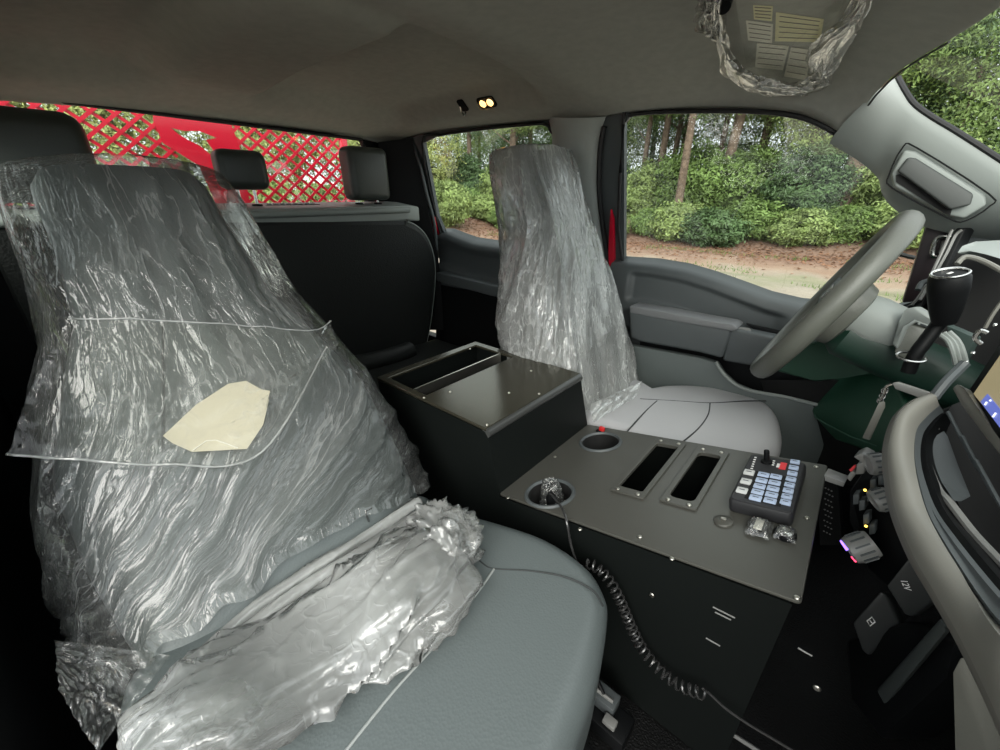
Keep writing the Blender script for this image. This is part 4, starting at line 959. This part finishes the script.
part('hub', MB().loft(hubr), M_wheel, sw_, ang=50)
for sgn in (-1, 1):
    q = [CW + Y3 * sgn * .07 + wb_ * .03 - wn_ * .02, CW + Y3 * sgn * .195 + wb_ * .035 - wn_ * .004, CW + Y3 * sgn * .198 - wb_ * .03 - wn_ * .004, CW + Y3 * sgn * .07 - wb_ * .05 - wn_ * .02]
    sp = part('spoke', MB().prism(q, wn_ * .016), M_dtrim, sw_, .004)
    bx_ = [CW + Y3 * sgn * (.11 + .02 * i) + wb_ * (.012 - .012 * j) + wn_ * .008 for i in range(3) for j in range(3)]
    for b_ in bx_: part('spoke_button', MB().box(b_, (.004, .014, .009), frame(b_, wn_, Y3).to_3x3()), M_knob, sp, .001)
q = [CW - wb_ * .06 + Y3 * .03 - wn_ * .02, CW - wb_ * .195 + Y3 * .022 - wn_ * .004, CW - wb_ * .195 - Y3 * .022 - wn_ * .004, CW - wb_ * .06 - Y3 * .03 - wn_ * .02]
part('spoke', MB().prism(q, wn_ * .016), M_dtrim, sw_, .004)

# ---- key with chain and tag
ky = thing('ignition_key', 'ignition key with ring and long metal tag hanging from the column', 'key', P(893, 386, y=.22))
part('bow', MB().prism(poly([(892, 383), (897, 382), (930, 393), (928, 399), (920, 398), (895, 389)], .215), (.003, .006, 0)), M_knob, ky, .001)
ch = crom(poly([(892, 384), (886, 387), (884, 394), (880, 401)], .212), 4)
part('ring', MB().tube(ch, .0025, 6), M_steel, ky)
for k in range(3):
    c = P(885 - 2.2 * k, 391 + 5 * k, y=.211)
    part('chain_link', MB().tube([c + Vector((.004 * math.cos(q), .002, .006 * math.sin(q))) for q in [2 * math.pi * j / 12 for j in range(12)]], .0013, 5, True), M_steel, ky)
part('tag', MB().prism(poly([(879, 402), (884, 402), (884, 407), (869, 440), (862, 438), (877, 406)], .21), (.002, .002, 0)), M_bezel, ky, .0006)

# ================================================================== CEILING FITTINGS
vz = thing('sun_visor', 'driver sun visor folded against the headliner with warning labels', 'sun visor', (-.2, .4, 1.33))
VO = P(790, 60, z=1.318); vn = Vector((.05, -.11, -1)).normalized()
def vis(u, v, h=0): return PL(u, v, VO + vn * h, vn)
vq = [vis(u, v) for u, v in ((704, -30), (712, 10), (719, 40), (726, 62), (745, 78), (785, 84), (815, 80), (828, 72), (850, 25), (866, -10), (872, -40))]
part('panel', MB().prism(vq, -vn * .016), M_head, vz, .006, 3)
def label(pts, m, lines=0, name='warning_label'):
    o = part(name, MB().prism([vis(u, v, .001) for u, v in pts], vn * .0006), m, vz)
    for k in range(lines):
        t = (k + .7) / (lines + .4); a, b, c, d = [Vector((*q, 0)) for q in pts[:4]]
        s, e = a.lerp(d, t).lerp(b.lerp(c, t), .08), a.lerp(d, t).lerp(b.lerp(c, t), .92)
        part('print_line', MB().tube([vis(s.x, s.y, .0022), vis(e.x, e.y, .0022)], .0006, 4), M_lab_l, o)
label([(753, 5), (773, 6), (772, 21), (754, 19)], M_lab_y, 4)
label([(746, 20), (773, 24), (772, 43), (748, 40)], M_lab_w, 4)
label([(776, 12), (824, 19), (820, 42), (775, 41)], M_lab_y, 5)
label([(757, 43), (789, 46), (783, 70), (755, 67)], M_lab_w, 4)
label([(791, 47), (812, 50), (806, 80), (784, 76)], M_lab_w, 4)
vb = thing('visor_bag', 'clear plastic bag hanging around the driver sun visor', 'plastic bag', (-.2, .4, 1.31))
bo = [(712, -35), (704, 10), (716, 45), (722, 72), (742, 88), (766, 96), (805, 96), (826, 88), (835, 72), (856, 36), (868, 12), (878, -30)]
bi = [(740, -35), (727, 10), (729, 42), (737, 60), (752, 72), (770, 78), (795, 82), (808, 76), (806, 55), (820, 36), (845, 12), (860, -30)]
bO = crom([(u, v, 0) for u, v in bo], 10); bI = crom([(u, v, 0) for u, v in bi], 10)
def bagv(a, b):
    i = a * (len(bO) - 1); k = min(int(i), len(bO) - 2); t = i - k
    p = bO[k].lerp(bO[k + 1], t).lerp(bI[k].lerp(bI[k + 1], t), b)
    h = .006 + .020 * math.sin(math.pi * b) + .016 * max(0, ridge(a * 6, b * 3 + a * 9, 1)) ** 2 + .006 * nz(a * 30, b * 8, 0)
    p = p + Vector((nz(a * 20, b * 4, 5), nz(a * 20, b * 4, 9), 0)) * 3
    return vis(p.x, p.y, h)
part('gathered_edge', MB().grid(bagv, 150, 24), M_film_s, vb, ang=180)
part('clear_face', MB().grid(lambda a, b: (lambda q: vis(q.x, q.y, .008 + .004 * nz(a * 4, b * 4, 3)))((Vector((730, -30, 0)).lerp(Vector((862, -30, 0)), b)).lerp(Vector((748, 74, 0)).lerp(Vector((806, 80, 0)), b), a)), 30, 30), film('visor_clear_film', .02, .01, .12, scale=(20, 20, 20), bump=.3, crease=.08, fres=.06), vb, ang=180)
def tuft(a, b):
    p = Vector((694, 30, 0)).lerp(Vector((722, 45, 0)), b).lerp(Vector((697, -8, 0)).lerp(Vector((722, -5, 0)), b), a)
    return vis(p.x + 4 * nz(a * 5, b * 5, 0), p.y + 4 * nz(a * 5, b * 5, 4), .008 + .028 * math.sin(math.pi * b) * (1 + max(0, ridge(a * 5, b * 5, 2)) ** 2))
part('loose_tuft', MB().grid(tuft, 40, 40), M_film_s, vb, ang=180)
mh = thing('mirror_mount', 'black mirror mount stub at the top edge of the headliner', 'mount', vis(724, 2))
part('stub', MB().tube([vis(724, -12, .004), vis(724, 0, .02), vis(724, 8, .035)], [.012, .014, .010], 12), M_black, mh)
part('collar', MB().lathe([(.018, 0), (.016, .008), (.0005, .009)], frame(vis(724, -8, .002), X3, Y3), 16), M_black, mh)
# dome lamp and coat hook on the side of the headliner
def dep(u, v):
    d = ray(u, v); bpy.context.view_layer.update(); 
    ok, loc, nn, *_ = ceil.ray_cast(CAM, d.normalized()); return (loc, nn) if ok else (P(u, v, z=1.34), Vector((0, 0, -1)))
loc, nn = dep(487, 102)
if nn.dot(CAM - loc) < 0: nn = -nn
Ml = frame(loc, X3, Z3 if abs(nn.z) < .9 else Y3)
dl = thing('dome_lamp', 'small lit amber dome lamp on the side of the headliner', 'lamp', loc)
ez = nn; ex_ = (X3 - ez * X3.dot(ez)).normalized(); Ml = frame(loc + ez * .002, ex_, ez.cross(ex_))
plate('housing', [rrect(.085, .045, .012, 4)], Ml, .006, M_black, dl, .002)
for sx in (-1, 1):
    ln = part('bulb', MB().lathe([(.014, .003), (.013, .007), (.0005, .009)], Ml @ Matrix.Translation((sx * .018, 0, 0)), 16), M_lamp, dl)
plate('lens', [rrect(.074, .036, .010, 4)], Ml @ Matrix.Translation((0, 0, .012)), .002, M_lens, dl)
loc, nn = dep(463, 105)
if nn.dot(CAM - loc) < 0: nn = -nn
hk_ = thing('coat_hook', 'small black coat hook beside the dome lamp', 'hook', loc)
ez = nn; ex_ = (X3 - ez * X3.dot(ez)).normalized(); ey_ = ez.cross(ex_)
plate('base', [rrect(.035, .05, .008, 4)], frame(loc + ez * .002, ex_, ey_), .008, M_black, hk_, .002)
s_ = -1 if ey_.z > 0 else 1
part('hook', MB().tube(crom([loc + ez * .006 + ex_ * -.012, loc + ez * .02 + ey_ * s_ * .018 - ex_ * .008, loc + ez * .024 + ey_ * s_ * .024 + ex_ * .004, loc + ez * .02 + ey_ * s_ * .016 + ex_ * .014], 5), .0038, 8), M_steel, hk_)

# ================================================================== RED RACK BEHIND THE CAB
XR = -2.35
rk = thing('cab_guard_rack', 'red expanded metal cab guard rack outside the back window', 'rack', (XR, 0, .6))
YL, YM0, YM1, YR = -1.15, -.215, .015, .60
ZB, ZT = .98, 1.56
def clipline(m, c, y0, y1):
    pts = []
    for y in (y0, y1):
        z = m * y + c
        if ZB <= z <= ZT: pts.append((y, z))
    for z in (ZB, ZT):
        y = (z - c) / m
        if y0 < y < y1: pts.append((y, z))
    return pts[:2] if len(pts) >= 2 else None
mz = .060 / .072
for (y0, y1) in ((YL, YM0 + .02), (YM1 - .02, YR)):
    for sg in (1, -1):
        c = -2.2
        while c < 3.4:
            q = clipline(sg * mz, c, y0, y1); c += .060
            if not q: continue
            a, b = Vector((XR, q[0][0], q[0][1])), Vector((XR, q[1][0], q[1][1])); d = b - a
            if d.length < .02: continue
            M = frame((a + b) / 2, d, X3)
            part('strap', MB().box((a + b) / 2 + X3 * (.003 * sg), (d.length, .004, .0125 if sg > 0 else .0125), M.to_3x3()), M_redr, rk)
part('frame_post', MB().box((XR, YR, (ZB + ZT) / 2 - .1), (.04, .035, ZT - ZB + .2)), M_red, rk, .006)
part('frame_post', MB().box((XR, YL, (ZB + ZT) / 2 - .1), (.04, .035, ZT - ZB + .2)), M_red, rk, .006)
part('bottom_rail', MB().box((XR, (YL + YR) / 2, ZB - .02), (.05, YR - YL, .06)), M_red, rk, .008)
part('top_rail', MB().box((XR, (YL + YR) / 2, ZT), (.05, YR - YL, .05)), M_red, rk, .008)
MRk = frame((XR + .006, 0, 0), Y3, Z3)
def rkp(u, v): p = P(u, v, x=XR + .006); return (p.y, p.z)
cut = [rkp(u, v) for u, v in ((171, 128), (184, 131), (199, 131), (217, 138), (206, 140), (213, 150), (211, 155), (200, 146), (188, 140), (178, 134))]
plate('center_plate', [[(YM0 - .03, 1.33), (YM0 + .01, 1.50), (YM1 + .01, 1.50), (YM1 + .045, 1.25), (YM1 + .03, .98), (YM0 + .12, .98), (YM0 + .09, 1.17), (YM0 - .02, 1.25)], cut], MRk, .005, M_red, rk)

# ================================================================== OUTSIDE: ground, bank, shrubs, trees
GZ = -.75
def ground_z(x, y):
    b = sstep(15.8, 19.0, y) * .75 + sstep(19, 30, y) * 1.2
    r = sstep(-13.5, -18, x) * .9
    ruts = .03 * math.sin(y * 2.1) * sstep(5, 7, y) * sstep(14, 12, y)
    return GZ + max(b, r) + ruts + .04 * nz(x * .6, y * .6, 0) * sstep(3, 6, abs(y))
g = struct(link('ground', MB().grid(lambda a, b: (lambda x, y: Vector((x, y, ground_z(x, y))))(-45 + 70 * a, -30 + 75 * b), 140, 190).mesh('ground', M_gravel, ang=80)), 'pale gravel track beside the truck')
nt = M_gravel.node_tree; bs = nt.nodes['Principled BSDF']
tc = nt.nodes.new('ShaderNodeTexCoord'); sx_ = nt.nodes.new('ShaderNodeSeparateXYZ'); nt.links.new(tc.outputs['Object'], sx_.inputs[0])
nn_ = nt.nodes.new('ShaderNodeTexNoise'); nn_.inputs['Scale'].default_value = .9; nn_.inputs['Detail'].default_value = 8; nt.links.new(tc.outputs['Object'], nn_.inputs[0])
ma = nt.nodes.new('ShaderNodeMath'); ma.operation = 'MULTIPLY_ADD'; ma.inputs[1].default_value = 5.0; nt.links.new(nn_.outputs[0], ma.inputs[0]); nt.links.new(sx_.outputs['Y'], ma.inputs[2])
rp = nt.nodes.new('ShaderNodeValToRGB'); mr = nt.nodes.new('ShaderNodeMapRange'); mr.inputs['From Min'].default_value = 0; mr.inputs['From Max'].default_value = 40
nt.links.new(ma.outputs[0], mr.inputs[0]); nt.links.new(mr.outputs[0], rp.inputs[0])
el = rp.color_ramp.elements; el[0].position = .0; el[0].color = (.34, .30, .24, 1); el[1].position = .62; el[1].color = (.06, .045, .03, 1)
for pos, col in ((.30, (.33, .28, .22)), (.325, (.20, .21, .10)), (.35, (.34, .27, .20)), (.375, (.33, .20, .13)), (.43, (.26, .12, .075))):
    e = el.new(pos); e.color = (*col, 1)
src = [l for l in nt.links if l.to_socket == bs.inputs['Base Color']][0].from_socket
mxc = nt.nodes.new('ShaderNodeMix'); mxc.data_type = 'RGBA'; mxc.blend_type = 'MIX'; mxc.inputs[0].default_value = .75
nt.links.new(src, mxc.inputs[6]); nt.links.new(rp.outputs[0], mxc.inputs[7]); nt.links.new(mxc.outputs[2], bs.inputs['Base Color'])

def leaf_mesh(name, n, rx, ry, rz, size, m, clump=45, spread=.28, shell=.55, seed=1, up=.6):
    R = random.Random(seed); vs = []; fs = []
    nc = max(1, n // clump)
    for c in range(nc):
        while True:
            p = Vector((R.uniform(-1, 1), R.uniform(-1, 1), R.uniform(-1, 1)))
            if shell < p.length < 1: break
        c0 = Vector((p.x * rx, p.y * ry, p.z * rz)); out = Vector((p.x, p.y, p.z + up)).normalized()
        for k in range(clump):
            q = c0 + Vector((R.gauss(0, spread), R.gauss(0, spread), R.gauss(0, spread * .6)))
            nrm = (out + Vector((R.gauss(0, .45), R.gauss(0, .45), R.gauss(0, .45)))).normalized()
            t = nrm.orthogonal().normalized(); t = (Matrix.Rotation(R.uniform(0, 6.28), 3, nrm) @ t); b = nrm.cross(t); s = size * R.uniform(.6, 1.3)
            i = len(vs); vs += [q - t * s, q + b * s * .42 + nrm * s * .12, q + t * s - nrm * s * .2, q - b * s * .42 + nrm * s * .12]
            fs += [(i, i + 1, i + 2), (i, i + 2, i + 3)]
    me = bpy.data.meshes.new(name); me.from_pydata([tuple(v) for v in vs], [], fs); me.update(); me.materials.append(m); return me
sh_me = [leaf_mesh('shrub_leaves', 11000, 1.25, 1.0, .75, .070, M_leafs[[0, 1, 0, 1, 2][k]], 40, .13, .5, 10 + k) for k in range(5)]
tall_me = [leaf_mesh('thicket_leaves', 14000, 1.5, 1.2, 1.5, .075, M_leafs[[0, 2, 1, 0][k]], 40, .16, .5, 30 + k) for k in range(4)]
cr_me = [leaf_mesh('crown_leaves', 13000, 2.3, 2.0, 2.6, .060, M_leafs[[0, 1, 2][k]], 42, .24, .3, 50 + k) for k in range(3)] + [leaf_mesh('crown_leaves', 13000, 2.3, 2.0, 2.6, .075, M_leafs[3], 42, .24, .3, 59)]
def stem_mesh(h, n, seed):
    R = random.Random(seed); mb = MB()
    for k in range(n):
        a = R.uniform(0, 6.28); r = R.uniform(.1, .5)
        mb.tube([Vector((0, 0, 0)), Vector((r * .4 * math.cos(a), r * .4 * math.sin(a), h * .5)), Vector((r * math.cos(a), r * math.sin(a), h))], [.03, .02, .01], 5)
    return mb.mesh('stems', M_bark)
stems = [stem_mesh(1.0, 5, k) for k in range(3)]
R = random.Random(5)
def plant(name, label, cat, group, x, y, me, zoff, sc, stem_i, leafname):
    z = ground_z(x, y); t = thing(name, label, cat, (x, y, z - .02), group)
    WM[t.name] = Matrix()
    a = bpy.data.objects.new(leafname, me); COL.objects.link(a); a.parent = t; a.location = (0, 0, zoff); a.rotation_euler = (0, 0, R.uniform(0, 6.28)); a.scale = sc; a['kind'] = 'stuff'
    b = bpy.data.objects.new('stems', stems[stem_i % 3]); COL.objects.link(b); b.parent = t; b.scale = (1, 1, max(.3, zoff * 1.2))
    return t
x = -25
i = 0
while x < 6:
    s = R.uniform(.75, 1.1); plant('shrub', 'low bright green shrub along the edge of the gravel track', 'shrub', 'low shrubs at the track edge', x, 17.0 + R.uniform(-.5, .7), sh_me[i % 5], .55 * s, (s, s, s * .9), i, 'foliage'); x += R.uniform(1.15, 1.7); i += 1
x = -26
while x < 7:
    s = R.uniform(.85, 1.15); plant('thicket', 'taller green shrub on the bank behind the low shrubs', 'shrub', 'taller shrubs on the bank', x, 19.2 + R.uniform(-.7, .8), tall_me[i % 4], 1.3 * s, (s, s, s), i, 'foliage'); x += R.uniform(1.9, 2.6); i += 1
x = -28
while x < 8:
    s = R.uniform(1.0, 1.3); plant('thicket', 'tall dark shrub at the back of the bank under the trees', 'shrub', 'tall shrubs under the trees', x, 22.5 + R.uniform(-.8, .8), tall_me[(i * 3) % 4], 1.2 * s, (s * 1.2, s, s * .75), i, 'foliage'); x += R.uniform(2.6, 3.4); i += 1
for k in range(9):
    y = -3.5 + 2.1 * k; s = R.uniform(.9, 1.2)
    plant('shrub', 'yellow green shrub seen through the red rack', 'shrub', 'shrubs behind the truck', -15.5 + R.uniform(-.8, .8), y, sh_me[(1, 3)[k % 2]], 1.0 * s, (s, s, s * 1.3), k, 'foliage')
def tree(label, x, y, r, h, lean, crown=None, group=None, cz=None):
    z = ground_z(x, y); t = thing('tree', label, 'tree', (x, y, z - .05), group)
    RR = random.Random(int(x * 100) + 7); pts = []; rs = []
    for k in range(9):
        a = k / 8; pts.append(Vector((lean * h * a + .08 * nz(x, a * 3, 1), .06 * nz(y, a * 3, 4), h * a))); rs.append(r * (1.15 - .6 * a) * (1 + (.25 if k == 0 else 0)))
    mb = MB().tube(pts, rs, 10)
    b = link('trunk', mb.mesh('trunk', M_bark)); b.parent = t
    for k in range(3):
        a = RR.uniform(.45, .85); p = pts[int(a * 8)]; an = RR.uniform(0, 6.28)
        q = link('branch', MB().tube([p, p + Vector((math.cos(an) * .6, math.sin(an) * .6, .35)), p + Vector((math.cos(an) * 1.3, math.sin(an) * 1.3, .9))], [r * .3, r * .2, r * .08], 6).mesh('branch', M_bark)); q.parent = t
    if crown is not None:
        c = bpy.data.objects.new('crown', cr_me[crown % 3 if crown >= 0 else 3]); COL.objects.link(c); c.parent = t; c.location = (lean * h, 0, cz or h * .8); c.rotation_euler = (0, 0, RR.uniform(0, 6.28)); s = RR.uniform(.9, 1.2); c.scale = (s, s, s); c['kind'] = 'stuff'
    return t
def at(u, y): p = P(u, 190, y=y); return p.x
# trunks that can be told apart through the driver window
for lab, u, y, r, h, ln, cr in (
    ('straight slim tree standing in front of the shrubs, base in view', 680, 17.9, .16, 9, .012, 0),
    ('leaning tree with a pale trunk near the middle of the driver window', 721, 19.6, .20, 10, .035, 1),
    ('thin dark tree just left of the leaning pale trunk', 712, 21.5, .13, 9, .02, 2),
    ('thin tree at the left edge of the driver window', 641, 21.0, .13, 9, .01, 1),
    ('second thin tree from the left edge of the driver window', 656, 20.5, .16, 10, .015, 0),
    ('thin tree just left of the straight slim tree', 668, 23.0, .14, 10, .02, 2),
    ('slim tree right of the leaning pale trunk', 751, 23.0, .14, 9, .01, 1),
    ('thick dark trunk low beside the windshield pillar', 846, 19.0, .30, 9, .04, 0),
    ('thin trunk right next to the thick dark trunk', 862, 20.0, .13, 9, .05, 2),
    ('tree seen above the driver seat through the rear side window', 512, 20.0, .20, 10, .01, 1),
    ('slim tree beside the pillar in the rear side window', 529, 22.0, .14, 10, .0, 0),
    ('tree at the left side of the rear side window', 470, 22.0, .17, 10, .01, 2)):
    tree(lab, at(u, y), y, r, h, ln, cr, cz=6.8)
for k, (x, y) in enumerate(((-22, 25), (-18.5, 26), (-11.5, 27), (-9.3, 26), (-7.2, 27.5), (-5.2, 26), (-3.4, 27), (-1.4, 25.5), (2.2, 24), (4.5, 25), (.8, 26), (-13.5, 26), (-16, 27), (-25.5, 26), (-29, 27))):
    tree('background tree in the wood with its trunk behind foliage', x, y, .15, 9.5, .02, k, 'background trees of the wood', 4.3 + .9 * (k % 2))
for k, (x, y) in enumerate(((-2.6, 21.2), (-.6, 21.6), (1.4, 21.5), (-12.6, 23.6), (-18.5, 22.8))):
    tree('young leafy tree with low branches filling the wood edge', x, y, .09, 5.5, .01, k + 1, 'young trees at the wood edge', 3.6 + .5 * (k % 3))
for k in range(11):
    tree('background tree far behind the truck', -21 - (k % 2) * 2, -7 + 2.4 * k, .18, 9, .0, -1, 'trees far behind the truck', 3.0 + 1.6 * (k % 2))
# loose litter on the verge
R2 = random.Random(9); vs = []; fs = []
for k in range(9000):
    x = R2.uniform(-24, 5); y = R2.gauss(15.6, 1.3); z = ground_z(x, y) + .02; a = R2.uniform(0, 3.14); s = R2.uniform(.03, .08); i = len(vs)
    c, d = math.cos(a) * s, math.sin(a) * s
    vs += [(x - c, y - d, z), (x + d * .5, y - c * .5, z + R2.uniform(0, .04)), (x + c, y + d, z + .01), (x - d * .5, y + c * .5, z + R2.uniform(0, .04))]; fs.append((i, i + 1, i + 2, i + 3))
me = bpy.data.meshes.new('leaf_litter'); me.from_pydata(vs, [], fs); me.materials.append(M_litter)
tag(link('leaf_litter', me), 'brown fallen leaves scattered on the verge below the shrubs', 'leaf litter', kind='stuff')
vs = []; fs = []
for k in range(6000):
    x = R2.uniform(-20, 4); y = R2.choice((9.6, 11.6, 14.8)) + R2.gauss(0, .28); 
    if nz(x * .5, y * .5, 3) < -.05: continue
    z = ground_z(x, y); a = R2.uniform(0, 6.28); h = R2.uniform(.04, .11); i = len(vs); w = .012
    vs += [(x - w * math.cos(a), y - w * math.sin(a), z), (x + w * math.cos(a), y + w * math.sin(a), z), (x + R2.gauss(0, .03), y + R2.gauss(0, .03), z + h)]; fs.append((i, i + 1, i + 2))
me = bpy.data.meshes.new('grass_tufts'); me.from_pydata(vs, [], fs); me.materials.append(M_grass)
tag(link('grass_tufts', me), 'thin grass growing in strips along the gravel track', 'grass', kind='stuff')
